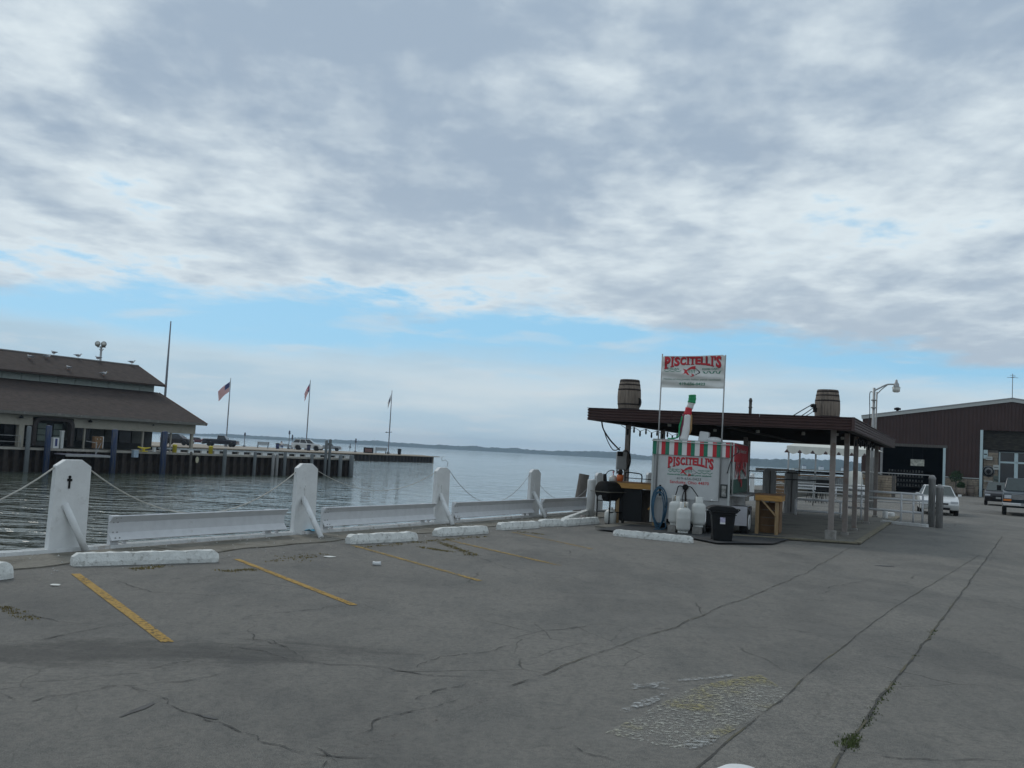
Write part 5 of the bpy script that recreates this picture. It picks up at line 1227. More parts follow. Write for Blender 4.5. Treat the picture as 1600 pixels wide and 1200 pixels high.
# roof equipment
def lp(x, y, z): return CO+e1*x+e2*y+Vector((0, 0, z))
t = thing('roof_vent', 'white box vent on the cart roof behind the inflatable tube', 'vent', lp(1.18, .7, 2.34), CR)
m = MB(); m.xz([(-.14, 0), (.12, 0), (.15, .24), (-.1, .26)], -.12, .12); m.build('housing', white_paint, t, .03)
t = thing('roof_dome', 'low white dome vent on the cart roof, right of the box vent', 'vent', lp(1.45, .7, 2.34), CR)
m = MB(); m.lathe([(.2, 0), (.22, .03), (.19, .08), (.1, .12), (0, .13)], (0, 0, 0), 18); m.build('dome', white_paint, t); m = MB(); m.lathe([(.17, -.02), (.17, .0)], (0, 0, 0), 16); m.build('flange', galv, t)
# inflatable tube figure, half collapsed
tm = thing('air_dancer', 'half-collapsed green, white and red inflatable tube on the cart roof', 'inflatable', lp(.63, .45, 2.34), CR); tm.scale = (1.15, 1.15, 1.0)
def seg(nm, pts, rr, mm):
    m = MB(); P = smooth(pts, 4); n_ = len(P); R_ = [rr[0]+(rr[1]-rr[0])*i/(n_-1)+.006*math.sin(i*2.1) for i in range(n_)]; m.tube(P, R_, 12); m.build(nm, mm, tm)
seg('head_cuff', [(.20, 0, .98), (.215, 0, 1.1), (.21, 0, 1.19)], (.09, .082), green_tube)
seg('neck', [(.16, 0, .84), (.20, 0, .985)], (.075, .08), white_tube)
seg('collar', [(.12, 0, .66), (.15, 0, .85)], (.088, .078), red_tube)
seg('body_left', [(.0, 0, 0), (.03, 0, .3), (.06, .01, .68)], (.05, .065), mat('wine_nylon', (.18, .03, .06), .6))
seg('body_middle', [(.06, -.03, 0), (.11, -.03, .3), (.13, -.02, .68)], (.095, .07), white_tube)
seg('body_right', [(.10, 0, 0), (.20, 0, .3), (.19, .0, .68)], (.03, .035), mat('tan_nylon', (.36, .22, .10), .6))
seg('arm', [(.02, -.03, .62), (-.04, -.03, .35), (-.05, -.03, .12), (-.14, -.03, .04), (-.3, -.03, .02)], (.022, .02), green_tube)

# propane cylinders
def propane(x, y, z, h, r_, label, block=True):
    p = lp(x, y, z); t = thing('propane_tank', label, 'gas cylinder', p, rnd.random()*3, 'white propane tanks in front of the cart')
    m = MB(); m.lathe([(r_*.72, 0), (r_*.74, .05)], (0, 0, 0), 20); m.build('foot_ring', tank_white, t)
    m = MB(); m.lathe([(0, .035), (r_*.7, .05), (r_*.95, .09), (r_, .14), (r_, h*.46), (r_*1.008, h*.47), (r_, h*.48), (r_, h-.26), (r_*.95, h-.2), (r_*.72, h-.155), (r_*.3, h-.135), (0, h-.13)], (0, 0, 0), 28); m.build('cylinder', tank_white, t)
    m = MB()
    for a0 in (0.35, 3.5):
        n_ = 10; vs = []; fs = []
        for i in range(n_+1):
            a = a0+2.3*i/n_
            for rr_ in (r_*.56, r_*.60):
                for zz in (h-.16, h): vs.append((rr_*math.cos(a), rr_*math.sin(a), zz))
        for i in range(n_):
            b0 = 4*i; fs += [(b0, b0+4, b0+5, b0+1), (b0+2, b0+3, b0+7, b0+6), (b0+1, b0+5, b0+7, b0+3)]
        m.add(vs, fs, True)
    m.build('collar', tank_white, t)
    m = MB(); m.lathe([(.03, h-.14), (.03, h-.06), (.018, h-.06), (.035, h-.03), (.035, h-.015), (0, h-.015)], (0, 0, 0), 10); m.build('valve', mat('brass', (.35, .22, .07), .35, metal=.8, bump=0), t)
    return p
pt1 = propane(.76, -.62, .20, .74, .172, 'left white propane tank standing on a grey block')
pt2 = propane(1.03, -1.02, .05, .76, .172, 'front white propane tank, lowest of the three by the cart')
pt3 = propane(1.34, -.70, .20, .74, .172, 'right white propane tank standing on a grey block')
for i, (x, y, lb) in enumerate(((.72, -.70, 'grey concrete block under the left propane tank'), (1.33, -.74, 'grey concrete block under the right propane tank'))):
    t = thing('concrete_block', lb, 'block', lp(x, y, .045), CR)
    m = MB()
    for yy in (-.17, 0, .17): m.box((0, yy, .0775), (.19, .03, .155))
    for xx in (-.08, .08): m.box((xx, 0, .0775), (.03, .31, .153))
    m.build('block_shell', block_conc, t)
def gas_hose(pts, lb): cable(smooth([lp(*p) for p in pts]), .012, lb, black_plastic, 'gas_hose')
gas_hose([(.86, -.05, 1.14), (.72, -.10, 1.16), (.70, -.25, 1.02), (.72, -.5, .92), (.76, -.62, .88)], 'black gas hose curving down to the left propane tank')
gas_hose([(.88, -.05, 1.10), (.84, -.2, .9), (.90, -.45, .6), (.98, -.85, .66), (1.03, -1.02, .76)], 'black gas hose dropping to the front propane tank')
gas_hose([(.90, -.05, 1.14), (1.02, -.12, 1.16), (1.16, -.3, 1.05), (1.30, -.55, .92), (1.34, -.70, .88)], 'black gas hose curving down to the right propane tank')
t = thing('gas_regulator', 'dark gas regulator on the cart end above the tanks', 'regulator', lp(.88, -.05, 1.02), CR)
m = MB(); m.lathe([(.06, -.05), (.075, -.03), (.075, .0), (.06, .03)], (0, 0, .12), 14, 'y'); m.build('dial', black_iron, t); m = MB(); m.tube([(0, 0, .1), (.02, 0, -.25), (-.01, 0, -.4)], .022, 8); m.build('pipe', hoop_m, t)
# blue hose coil
m = MB()
for k in range(5):
    rx, rz_ = .20-.018*k, .50-.035*(k % 3); cx_, cz_ = .235+.012*(k % 2), .62-.03*k+.05*(k % 2)
    pts = [(cx_+rx*math.cos(a)*(1+.1*math.sin(a)), -.08-.022*k, cz_+rz_*math.sin(a)) for a in [2*math.pi*i/26 for i in range(27)]]
    m.tube([lp(*p) for p in pts], .0135, 6)
m.tube([lp(*p) for p in smooth([(.38, -.1, .3), (.45, -.2, .12), (.40, -.4, .06), (.2, -.5, .055)])], .0135, 6)
ob = tag(m.build('garden_hose', hose_blue), 'coiled blue hose hung on the left end of the cart', 'hose')

# black wheeled rubbish bin
tb = thing('wheelie_bin', 'black wheeled rubbish bin with a small sticker in front of the cart', 'bin', (4.98, 22.85, 0), -.12)
m = MB(); b0 = [(-.21, -.2), (.21, -.2), (.21, .2), (-.21, .2)]; b1 = [(-.27, -.27), (.27, -.27), (.27, .27), (-.27, .27)]
m.add([(x, y, .04) for x, y in b0]+[(x, y, .72) for x, y in b1], [(3, 2, 1, 0), (4, 5, 6, 7), (0, 1, 5, 4), (1, 2, 6, 5), (2, 3, 7, 6), (3, 0, 4, 7)]); m.build('tub', black_plastic, tb, .025)
m = MB(); m.box((0, 0, .70), (.60, .60, .045)); m.box((0, 0, .64), (.575, .575, .02)); m.build('rim', black_plastic, tb, .01)
m = MB(); m.xz([(-.36, .725), (.31, .72), (.32, .76), (.22, .815), (-.18, .83), (-.30, .80), (-.37, .75)], -.31, .31); m.build('lid', black_plastic, tb, .02)
m = MB(); m.tube([(.30, -.2, .70), (.36, -.2, .76), (.36, .2, .76), (.30, .2, .70)], .016, 6); m.build('handle', black_plastic, tb)
m = MB(); m.box((-.02, -.256, .50), (.115, .008, .15)); st = m.build('sticker', mat('lilac_label', (.42, .40, .52), .6, var=.4, scale=25, bump=0), tb); m = MB(); m.box((-.02, -.262, .445), (.115, .004, .035)); m.build('sticker_strip', white_print, st)
for x in (-.2, .2):
    m = MB(); m.lathe([(.09, -.03), (.09, .03)], (x, .22, .09), 14, 'x'); m.build('wheel', rubber, tb)

# lumber counters beside the cart
def counter(name, label, x0, x1, y0, y1, h, braces, back=True):
    t = thing(name, label, 'counter', lp(x0, y0, 0), CR); w = x1-x0; d_ = y1-y0
    m = MB(); m.box((w/2, .02, h-.07), (w, .04, .14)); m.build('front_board', lumber, t, .004)
    m = MB(); m.box((w/2, d_-.02, h-.07), (w, .04, .14)); m.build('back_board', lumber, t, .004)
    for x in (.02, w-.02):
        m = MB(); m.box((x, d_/2, h-.07), (.04, d_-.084, .14)); m.build('end_board', lumber, t, .004)
    for k in range(max(3, int(d_/.2))):
        n_ = max(3, int(d_/.2)); m = MB(); m.box((w/2, d_*(k+.5)/n_, h+.014), (w+.04, d_/n_-.008, .028)); m.build('top_board', plywood, t)
    for x in (.10 if not braces else .06, w-.12):
        for y in (.09, d_-.09):
            m = MB(); m.box((x, y, (h-.03)/2+.02), (.09, .09, h-.05)); m.build('leg', mat('leg_lumber', (.33, .225, .12), .85, var=.25, stretch=(6, 6, .8)) if (x, y) == (.1, .09) else bpy.data.materials.get('leg_lumber') or lumber, t, .004)
    return t, w, d_
ct, w, d_ = counter('lumber_counter', 'new lumber counter with an orange front board, left of the cart', -1.27, -.03, 1.15, 2.0, 1.12, False)
m = MB(); m.box((.40, .10, .55), (.74, .03, .90)); m.build('black_panel', black_plastic, ct)
m = MB(); m.bar((w-.28, .03, .45), (w-.02, .03, .72), .04, .09, (0, 1, 0)); m.build('brace', lumber, ct)
m = MB(); m.box((w/2, d_-.16, .5), (w-.1, .03, .9)); m.build('added_dark_back', timber_dark, ct)  # dark panel added to stand in for shade beneath the counter
ct2, w, d_ = counter('lumber_counter', 'new lumber counter with an orange front board, right of the cart wheel', 2.50, 3.17, 1.05, 2.1, 1.03, True)
m = MB(); m.bar((.16, .03, .92), (w-.14, .03, .52), .04, .09, (0, 1, 0)); m.build('brace', bpy.data.materials['leg_lumber'], ct2)
for k in range(4):
    m = MB(); m.box((w/2, d_*.5, .14+k*.20), (w-.16, .02, .19)); m.build('panel_board', plywood, ct2)
m = MB(); m.box((w-.06, d_/2, .5), (.02, d_-.28, .84)); m.build('side_panel', plywood, ct2)
# smoker grill
gp = G(953, 819); gr = thing('smoker_grill', 'black barrel smoker grill on thin legs with open lid rim', 'grill', gp, -R(14))
R1_ = .25; Lg = .84; x0 = -.42
prof = lambda a0, a1: [(R1_*math.cos(a0+(a1-a0)*i/14), R1_*math.sin(a0+(a1-a0)*i/14)) for i in range(15)]
m = MB(); m.lathe([(0, 0), (R1_*.9, 0), (R1_, .03), (R1_, Lg-.03), (R1_*.9, Lg), (0, Lg)], (0, 0, 0), 26, 'y')
m.v = [(x, y-.12, z+.90) for x, y, z in m.v]
rz_g = math.radians(-32); cs, sn = math.cos(rz_g), math.sin(rz_g); m.v = [(x*cs-y*sn-.2, x*sn+y*cs, z) for x, y, z in m.v]
m.build('drum', black_iron, gr)
def gl(x, y, z): return (x*cs-y*sn-.2, x*sn+y*cs, z)
m = MB(); m.bar(gl(-.30, -.15, .86), gl(-.30, Lg-.1, .86), .06, .02); m.bar(gl(.28, -.15, .86), gl(.28, Lg-.1, .86), .05, .02); m.bar(gl(-.34, -.15, .86), gl(.34, -.15, .86), .05, .02); m.build('rim_shelf', mat('worn_steel', (.16, .15, .12), .5, metal=.4), gr)
m = MB(); m.tube([gl(0, .03, 1.10), gl(-.02, .02, 1.34)], [.055, .045], 10); m.build('chimney', black_iron, gr)
m = MB(); m.add([gl(-.26, .0, .86), gl(.26, .0, .86), gl(.26, Lg-.2, .86), gl(-.26, Lg-.2, .86), gl(-.1, .1, .62), gl(.1, .1, .62), gl(.1, Lg-.35, .62), gl(-.1, Lg-.35, .62)], [(3, 2, 1, 0), (4, 5, 6, 7), (0, 1, 5, 4), (1, 2, 6, 5), (2, 3, 7, 6), (3, 0, 4, 7)]); m.build('fire_tray', black_iron, gr)
m = MB(); m.lathe([(.07, 0), (.06, .015)], (0, 0, 0), 12, 'y'); m.v = [Vector(gl(0, -.14, .70))+Vector(v) for v in m.v]; m.build('drain_plate', galv, gr)
for x, y in ((-.22, 0), (.22, 0), (-.22, Lg-.3), (.22, Lg-.3)):
    m = MB(); m.bar(gl(x, y, .0), gl(x, y, .85), .03); m.build('leg', black_iron, gr)
m = MB(); m.bar(gl(-.22, 0, .32), gl(-.22, Lg-.3, .32), .025); m.bar(gl(.22, 0, .32), gl(.22, Lg-.3, .32), .025); m.bar(gl(-.22, 0, .62), gl(.22, 0, .62), .02); m.build('leg_brace', black_iron, gr)
for x in (-.26, .26):
    m = MB(); m.lathe([(.09, -.02), (.09, .02)], (0, 0, 0), 14, 'x'); m.v = [Vector(gl(x, Lg-.3, .09))+Vector(v) for v in m.v]; m.build('wheel', rubber, gr)
m = MB(); m.bar(gl(.0, .1, .0), gl(.0, .28, .0), .12, .001); 
t = thing('grease_can', 'small rusty can on the ground under the smoker grill', 'can', lp(-1.95, .6, .0)); m = MB(); m.lathe([(.07, 0), (.07, .2), (.06, .2), (.06, .02)], (0, 0, 0), 12); m.build('can_body', post_tan, t)
t = thing('white_tank', 'white gas cylinder standing behind the smoker grill', 'gas cylinder', lp(-1.30, 1.0, .0)); m = MB(); m.lathe([(.13, 0), (.17, .04), (.17, .34), (.1, .42), (0, .44)], (0, 0, 0), 18); m.build('cylinder', tank_white, t); m = MB(); m.lathe([(.07, .42), (.07, .50)], (0, 0, 0), 12); m.build('collar', tank_white, t); t.scale = (.95, .95, .9)
# things on the left counter
t = thing('orange_bucket', 'orange bucket with a burner on top, on the left lumber counter', 'bucket', lp(-1.20, 1.5, 1.15), CR); m = MB(); m.lathe([(.085, 0), (.10, .18)], (0, 0, 0), 14); m.build('pail', orange_m, t); m = MB(); m.lathe([(.06, .18), (.08, .26), (.05, .32), (.0, .33)], (0, 0, 0), 12); m.build('burner', hoop_m, t)
t = thing('small_cylinder', 'small white cylinder with red valve on the left lumber counter', 'gas cylinder', lp(-1.42, 1.6, 1.12), CR); m = MB(); m.lathe([(.10, 0), (.12, .04), (.12, .12), (.05, .18), (0, .18)], (0, 0, 0), 14); m.build('cylinder', tank_white, t)
m = MB(); m.tube([(0, 0, .17), (0, 0, .30), (.04, 0, .30)], .012, 6); m.lathe([(.035, -.01), (.035, .01)], (0, 0, .27), 10); m.build('red_valve', red_print, t)
cable(smooth([lp(-1.62, 1.5, 1.15), lp(-1.58, 1.5, 1.36), lp(-1.45, 1.5, 1.44), lp(-1.36, 1.5, 1.42)]), .012, 'thin dark hose arching over the left lumber counter', wire_m, 'gas_hose')
t = thing('table_rail', 'bent black pipe rail standing on the left lumber counter', 'rail', lp(-.95, 1.9, 1.15), CR); m = MB(); m.tube(smooth([(-.2, 0, 0), (-.2, 0, .2), (-.14, 0, .25), (.2, 0, .23), (.27, 0, .17), (.27, 0, 0)]), .018, 6); m.build('hoop', black_iron, t)
m = MB(); m.tube([(-.2, 0, .1), (.95, 0, .08)], .012, 6); m.tube([(.62, 0, 0), (.62, 0, .24)], .02, 6); m.build('crossbar', black_iron, t)

# ================================================================== BEYOND THE CANOPY
for i, s in enumerate((31.3, 36.4, 41.5, 46.6)):
    plank_post(9, s, .58, 1.36, ['white plank post of the far wall, hidden behind the cart', 'white plank post of the far wall behind the cart banner', 'white plank post just right of the cart, above the lumber counter', 'white plank post farthest along the wall, behind the grey planks'][i])
def greypost(u, Y, vt, w, label, rnd_top=True):
    p = V(u, vt, Y); h = p.z; t = thing('timber_post', label, 'post', (p.x, Y, 0), .1, 'big grey timber posts beyond the canopy'); ww = w*Y/FPX
    m = MB(); m.xz([(-ww/2, 0), (ww/2, 0), (ww/2, h-.14), (ww*.2, h), (-ww*.22, h), (-ww/2, h-.16)], -.07, .07); m.build('plank', timber_grey, t, .01)
    m = MB()
    m.bar((-.01, -.08, .1), (.0, -.08, h-.1), .05, .02); m.build('strap', timber_dark, t)
greypost(1203, 36, 731.5, 20, 'wide grey plank post right of the cart, with a dark strap down its middle')
greypost(1237, 38, 734, 20, 'wide grey plank post second from the cart, behind the first rail')
# dark cable rail
t = wthing('cable_rail', 'two thin dark rails running across behind the grey plank posts', 'rail', V(1172, 800, 36.0))
for v0, v1 in ((735.5, 742), (746.5, 752)):
    m = MB(); m.tube([V(1168, v0, 35.8), V(1300, v1, 37.6)], .022, 6); wb(m, 'rail', black_iron, t)
# white pipe railings
def railing(label, A, B, heights, posts_, r_=.03, mm=white_rail, rail_ext=0, name='pipe_railing'):
    t = wthing(name, label, 'railing', A.copy()); 
    for h in heights:
        m = MB(); m.tube([A+Vector((0, 0, h)), B+Vector((0, 0, h))], r_, 8); wb(m, 'rail', mm, t)
    for f in posts_:
        p = A.lerp(B, f); m = MB(); m.tube([p, p+Vector((0, 0, max(heights)))], r_, 8); wb(m, 'post', mm, t)
    return t
railing('low white pipe railing left of the canopy posts', G(1243, 806), G(1318, 811), (.62, .20), (0, .93), .042)
railing('tall white pipe gate between the canopy posts and the wooden bollards', G(1325, 812), G(1441, 822), (1.08, .86, .45), (.18, .72, .88, 1.0), .038)
railing('grey pipe railing set back behind the white ones', G(1222, 787), G(1360, 795), (1.05, .62, .3), (0, .35, .7, 1.0), .03, galv)
railing('far white pipe railing along the wharf edge in front of the bar', G(1240, 778), G(1350, 784), (.35, .75), (.02, .3, .6, .98), .03)
railing('thin grey rail in front of the dark barn doorway', G(1345, 800), G(1452, 806), (1.75, .5), (.0, .99), .022, galv)
m = MB(); m.bar(G(1378, 817)+Vector((0, 0, .05)), G(1449, 824)+Vector((0, 0, .05)), .16, .10); tag(m.build('kerb_strip', cap_paint), 'pale painted kerb strip at the foot of the white gate', 'kerb')
for u, v, vt, w, lb in ((1455, 823, 742.5, .225, 'taller wooden bollard with a pointed cap at the end of the gate'), (1467, 825, 757, .235, 'shorter wooden bollard in front of the white sedan')):
    p = G(u, v); h = EYE-(vt-(706+(u-800)*.0537))*p.y/FPX; m = MB(); r_ = w/2
    m.lathe([(r_, 0), (r_, h-.16), (r_*1.08, h-.15), (r_*1.08, h-.09), (r_*.5, h), (0, h+.01)], (0, 0, 0), 14); tag(m.build('wooden_bollard', timber_grey, None, 0, p), lb, 'bollard')
# brown slatted stall between the grey posts
t = wthing('slatted_stall', 'small brown slatted stall between the two grey plank posts', 'stall', Vector((V(1220, 760, 46).x, 46, 0)))
for k in range(7):
    m = MB(); m.box((t.location.x, 46, .35+k*.16), (.75, .03, .14)); wb(m, 'slat', plywood, t)
m = MB(); m.box((t.location.x, 46.02, 1.0), (.9, .1, .06)); wb(m, 'ledge', trim_pale, t); m = MB(); m.bar(V(1181, 733, 46), V(1232, 735, 46), .1, .12); wb(m, 'beam', timber_dark, t)
for k in (-.36, .36):
    m = MB(); m.box((t.location.x+k, 46.05, .75), (.08, .08, 1.5)); wb(m, 'post', timber_dark, t)
# bar
YB = 68; bxl, bxr = V(1243, 742, YB).x, V(1350, 744, YB).x
bar_ = wthing('outdoor_bar', 'grey corrugated outdoor bar counter with a brown top under the white tent', 'bar', Vector((bxl, YB, 0)))
for k in range(5):
    x0 = bxl+(bxr-bxl)*k/5; x1 = bxl+(bxr-bxl)*(k+1)/5; m = MB(); n_ = 12; vs = []
    for i in range(n_+1):
        x = x0+.03+(x1-x0-.06)*i/n_; y = YB-(.035 if i % 2 else 0)
        vs += [(x, y, .42), (x, y, 1.2)]
    m.add(vs, [(2*i, 2*i+2, 2*i+3, 2*i+1) for i in range(n_)]); wb(m, 'corrugated_panel', corr_grey, bar_)
    m = MB(); m.box((x0, YB-.02, .8), (.06, .08, .85)); wb(m, 'panel_frame', timber_grey, bar_)
m = MB(); m.box(((bxl+bxr)/2, YB+.35, 1.26), (bxr-bxl+.3, 1.0, .09)); wb(m, 'counter_top', plywood, bar_, .01)
m = MB(); m.box(((bxl+bxr)/2, YB-.04, .38), (bxr-bxl, .08, .1)); wb(m, 'foot_rail', white_paint, bar_); m = MB(); m.box(((bxl+bxr)/2, YB+.1, .17), (bxr-bxl, .1, .34)); wb(m, 'plinth', concrete, bar_)
m = MB(); m.box(((bxl+bxr)/2-.1, YB+1.2, 1.50), (bxr-bxl-.6, .3, .14)); wb(m, 'back_shelf', dim_int, bar_); m = MB(); m.box(((bxl+bxr)/2-.1, YB+1.2, 1.66), (bxr-bxl-.5, .5, .08)); wb(m, 'shelf_top', trim_pale, bar_)
p0, p1 = V(1276, 750, 62), V(1297, 769, 62)
t = wthing('chalkboard', 'black chalkboard leaning at the front of the outdoor bar', 'board', Vector(((p0.x+p1.x)/2, 62, 0))); m = MB(); m.box(((p0.x+p1.x)/2, 62, (p0.z+p1.z)/2), (p1.x-p0.x-.06, .04, p0.z-p1.z-.06)); wb(m, 'slate', dim_int, t); m = MB()
xc = (p0.x+p1.x)/2
for x in (p0.x, p1.x): m.bar((x, 62, 0), (x, 62, p0.z), .06)
m.bar((p0.x, 62, p0.z), (p1.x, 62, p0.z), .06); m.bar((p0.x, 62, p1.z), (p1.x, 62, p1.z), .06); wb(m, 'frame', black_iron, t)
for i, (u, lb) in enumerate(((1266, 'dark bar stool farthest left by the outdoor bar'), (1273, 'dark bar stool left of the chalkboard'), (1280, 'dark bar stool below the left edge of the chalkboard'), (1286, 'dark bar stool below the chalkboard'))):
    p = V(u, 760, 52); t = thing('bar_stool', lb, 'stool', (p.x, 52, 0), i, 'dark stools before the outdoor bar')
    m = MB(); m.lathe([(.16, .62), (.17, .66), (0, .67)], (0, 0, 0), 12); m.build('seat', black_iron, t)
    for a in range(4):
        m = MB(); m.bar((.22*math.cos(a*1.57), .22*math.sin(a*1.57), 0), (.09*math.cos(a*1.57), .09*math.sin(a*1.57), .63), .025); m.build('leg', black_iron, t)
# tent
tl, tr_ = V(1229, 707, YB-1).x, V(1371, 712, YB-1).x
tent = wthing('white_tent', 'white party tent with a scalloped valance above the outdoor bar', 'tent', Vector((tl, YB-1, 0)))
m = MB(); z0 = 3.2; zp = 3.95; y0, y1 = YB-1, YB+3.5; kx = 2.1
m.add([(tl, y0, z0), (tr_, y0, z0), (tr_+kx, y1, z0), (tl+kx, y1, z0), (tl+2.6, (y0+y1)/2, zp), (tr_-.6, (y0+y1)/2, zp)], [(0, 1, 5, 4), (1, 2, 5), (2, 3, 4, 5), (3, 0, 4)]); wb(m, 'roof_cloth', tent_cloth, tent)
for k in range(7):
    xa = tl+(tr_-tl)*k/7; xb = tl+(tr_-tl)*(k+1)/7; vs = []; n_ = 8
    for i in range(n_+1):
        f = i/n_; x = xa+(xb-xa)*f; vs += [(x, y0-.02, z0+.01), (x, y0-.02-.03*math.sin(f*9), z0-.30-.22*math.sin(math.pi*f))]
    m = MB(); m.add(vs, [(2*i, 2*i+2, 2*i+3, 2*i+1) for i in range(n_)], True); v_ = wb(m, 'valance', tent_cloth, tent)
    m = MB(); m.lathe([(.16, -.09), (.11, .02), (.0, .14)], (xa-tl, -.04, z0-.36), 8); m.build('swag_knot', maroon, v_)
m = MB(); m.add([(tl, y0, z0), (tl+kx, y1, z0), (tl+kx, y1, z0-.3), (tl, y0, z0-.3)], [(0, 1, 2, 3)]); wb(m, 'side_valance', tent_cloth, tent)
for u, yy in ((1232, y0+.1), (1249.5, y0+2.5), (1274.5, y0+.2), (1369, y0+.1)):
    x = V(u, 720, yy).x; m = MB(); m.tube([(x, yy, 0), (x, yy, z0)], .06, 8); wb(m, 'pole', galv, tent)
# casks, buckets and boxes by the wharf
for u, Y, h, r_, mm, lb in ((1344, 60, .95, .3, white_paint, 'white barrel standing right of the outdoor bar'), (1384, 38, .36, .10, white_paint, 'slim white canister behind the gate'), (1393, 40, .2, .14, white_paint, 'low white tub on the ground behind the gate'),
                            (1336, 66, 1.75, .45, tent_cloth, 'rounded cream cover standing on the bar end')):
    p = V(u, 770, Y); m = MB(); m.lathe([(r_*.92, 0), (r_, h*.3), (r_, h*.7), (r_*.9, h*.97), (r_*.5, h), (0, h)], (0, 0, 0), 16)
    tag(m.build('white_container', mm, None, 0, (p.x, Y, 0)), lb, 'container')
# little stone pier between bar and barn
def stone_wall(name, label, A, B, h, th, parent=None, w0=.38, h0=.17):
    d_ = (B-A); ln = d_.length; d_ = d_.normalized(); nn_ = Vector((-d_.y, d_.x, 0)); m = MB(); rows = int(h/h0)
    for r_ in range(rows):
        x = -rnd.random()*.2
        while x < ln:
            w = w0*rnd.uniform(.5, 1.5); a = max(x, 0)+.012; b_ = min(x+w, ln)-.012
            if b_-a > .04:
                q = A+d_*((a+b_)/2)+Vector((0, 0, (r_+.5)*h0)); m.box(q+nn_*rnd.uniform(-.03, .03), (b_-a, th+.04, h0-.02), math.atan2(d_.y, d_.x))
            x += w
    return m
t = wthing('stone_pier', 'low rough stone pier between the bar and the dark barn doorway', 'stone pier', G(1362, 772)); A_ = V(1352, 770, 74); B_ = V(1396, 770, 72); A_.z = B_.z = 0
m = stone_wall('', '', A_, B_, 1.6, .5); wb(m, 'stonework', stone_m, t, 0, 'stuff'); m = MB(); m.bar(A_+Vector((0, 0, .8)), B_+Vector((0, 0, .8)), .42, 1.55); wb(m, 'core', mortar_m, t)

# ================================================================== BARN
BO = Vector((43.25, 91.12, 0)); bb = Vector((.9029, -.4299, 0)); bk = Vector((.4299, .9029, 0)); BANG = math.atan2(bb.y, bb.x)
def Q(s, o, z): return BO + bb*s + bk*o + Vector((0, 0, z))
barn = wthing('barn', 'maroon metal barn with pale roof edge, dark doorway and stone base', 'building', Q(0, 0, 0))
EL, EPK, ER = -10.3, 2.57, 15.44
def ztop(s): return 7.0+(9.0-7.0)*((s-EL)/(EPK-EL) if s < EPK else (ER-s)/(ER-EPK))
OPEN = [(-8.4, -3.03, 4.3), (.04, 9.0, 6.1)]
def zlow(s):
    for a, b_, h in OPEN:
        if a < s < b_: return h
    return 1.66
s = EL
ribw = .3; groups = []
edges_ = sorted(set([EL, -8.4, -3.03, .04, EPK, 9.0, ER]))
for a, b_ in zip(edges_, edges_[1:]):
    n_ = max(1, round((b_-a)/.9)); w = (b_-a)/n_
    for k in range(n_):
        s0 = a+k*w; s1 = s0+w; mid = (s0+s1)/2; zl = zlow(mid); m = MB()
        nr = 3; pr_ = []
        for r_ in range(nr):
            q = s0+w*r_/nr; ww = w/nr; pr_ += [(q+.0, 0), (q+ww*.72, 0), (q+ww*.8, -.045), (q+ww*.95, -.045)]
        pr_ += [(s1, 0)]
        vs = []; 
        for (ss, oo) in pr_: vs += [Q(ss, oo, zl), Q(ss, oo, ztop(ss)-.05)]
        m.add(vs, [(2*i, 2*i+2, 2*i+3, 2*i+1) for i in range(len(pr_)-1)]); wb(m, 'siding_panel', maroon_barn, barn)
for (sa, sb2) in ((EL, EPK), (EPK, ER)):
    m = MB(); m.bar(Q(sa-.1 if sa == EL else sa, -.1, ztop(sa)-.06), Q(sb2, -.1, ztop(sb2)-.06), .2, .36); wb(m, 'rake_trim', trim_pale, barn)
    m = MB(); za, zb2 = ztop(sa), ztop(sb2); m.add([Q(sa, -.25, za+.14), Q(sb2, -.25, zb2+.14), Q(sb2, 38, zb2+.14), Q(sa, 38, za+.14), Q(sa, -.25, za+.05), Q(sb2, -.25, zb2+.05), Q(sb2, 38, zb2+.05), Q(sa, 38, za+.05)], [(0, 1, 2, 3), (7, 6, 5, 4), (0, 4, 5, 1), (2, 6, 7, 3), (0, 3, 7, 4), (1, 5, 6, 2)]); wb(m, 'roof', galv, barn)
m = MB(); m.prism([(EL, .1), (EL+.1, .1), (EL+.1, 38), (EL, 38)], lambda s, o: Q(s, o, 0), lambda s, o: Q(s, o, 7)); m.prism([(ER-.1, .1), (ER, .1), (ER, 38), (ER-.1, 38)], lambda s, o: Q(s, o, 0), lambda s, o: Q(s, o, 7)); m.prism([(EL, 37.9), (ER, 37.9), (ER, 38), (EL, 38)], lambda s, o: Q(s, o, 0), lambda s, o: Q(s, o, 7)); wb(m, 'wall', maroon_barn, barn)
for a, b_ in ((EL, -8.5), (-2.95, -.05), (9.1, ER)):
    m = stone_wall('', '', Q(a, -.02, 0), Q(b_, -.02, 0), 1.58, .26); wb(m, 'stone_base', stone_m, barn, 0, 'stuff')
    m = MB(); m.bar(Q(a, .05, .79), Q(b_, .05, .79), .2, 1.58); wb(m, 'base_core', mortar_m, barn); m = MB(); m.bar(Q(a, -.05, 1.64), Q(b_, -.05, 1.64), .38, .08); wb(m, 'stone_cap', trim_pale, barn)
# doorway trims
for s, z1, w, mm in ((-3.0, 4.3, .22, door_frame_m), (.1, 6.1, .24, door_frame_m), (-8.48, 4.3, .2, timber_grey)):
    m = MB(); m.box(Q(s, -.06, z1/2), (w, .3, z1), BANG); wb(m, 'door_jamb', mm, barn)
m = MB(); m.bar(Q(-8.5, -.08, 4.42), Q(-2.75, -.08, 4.42), .22, .26); wb(m, 'lintel', timber_dark, barn)
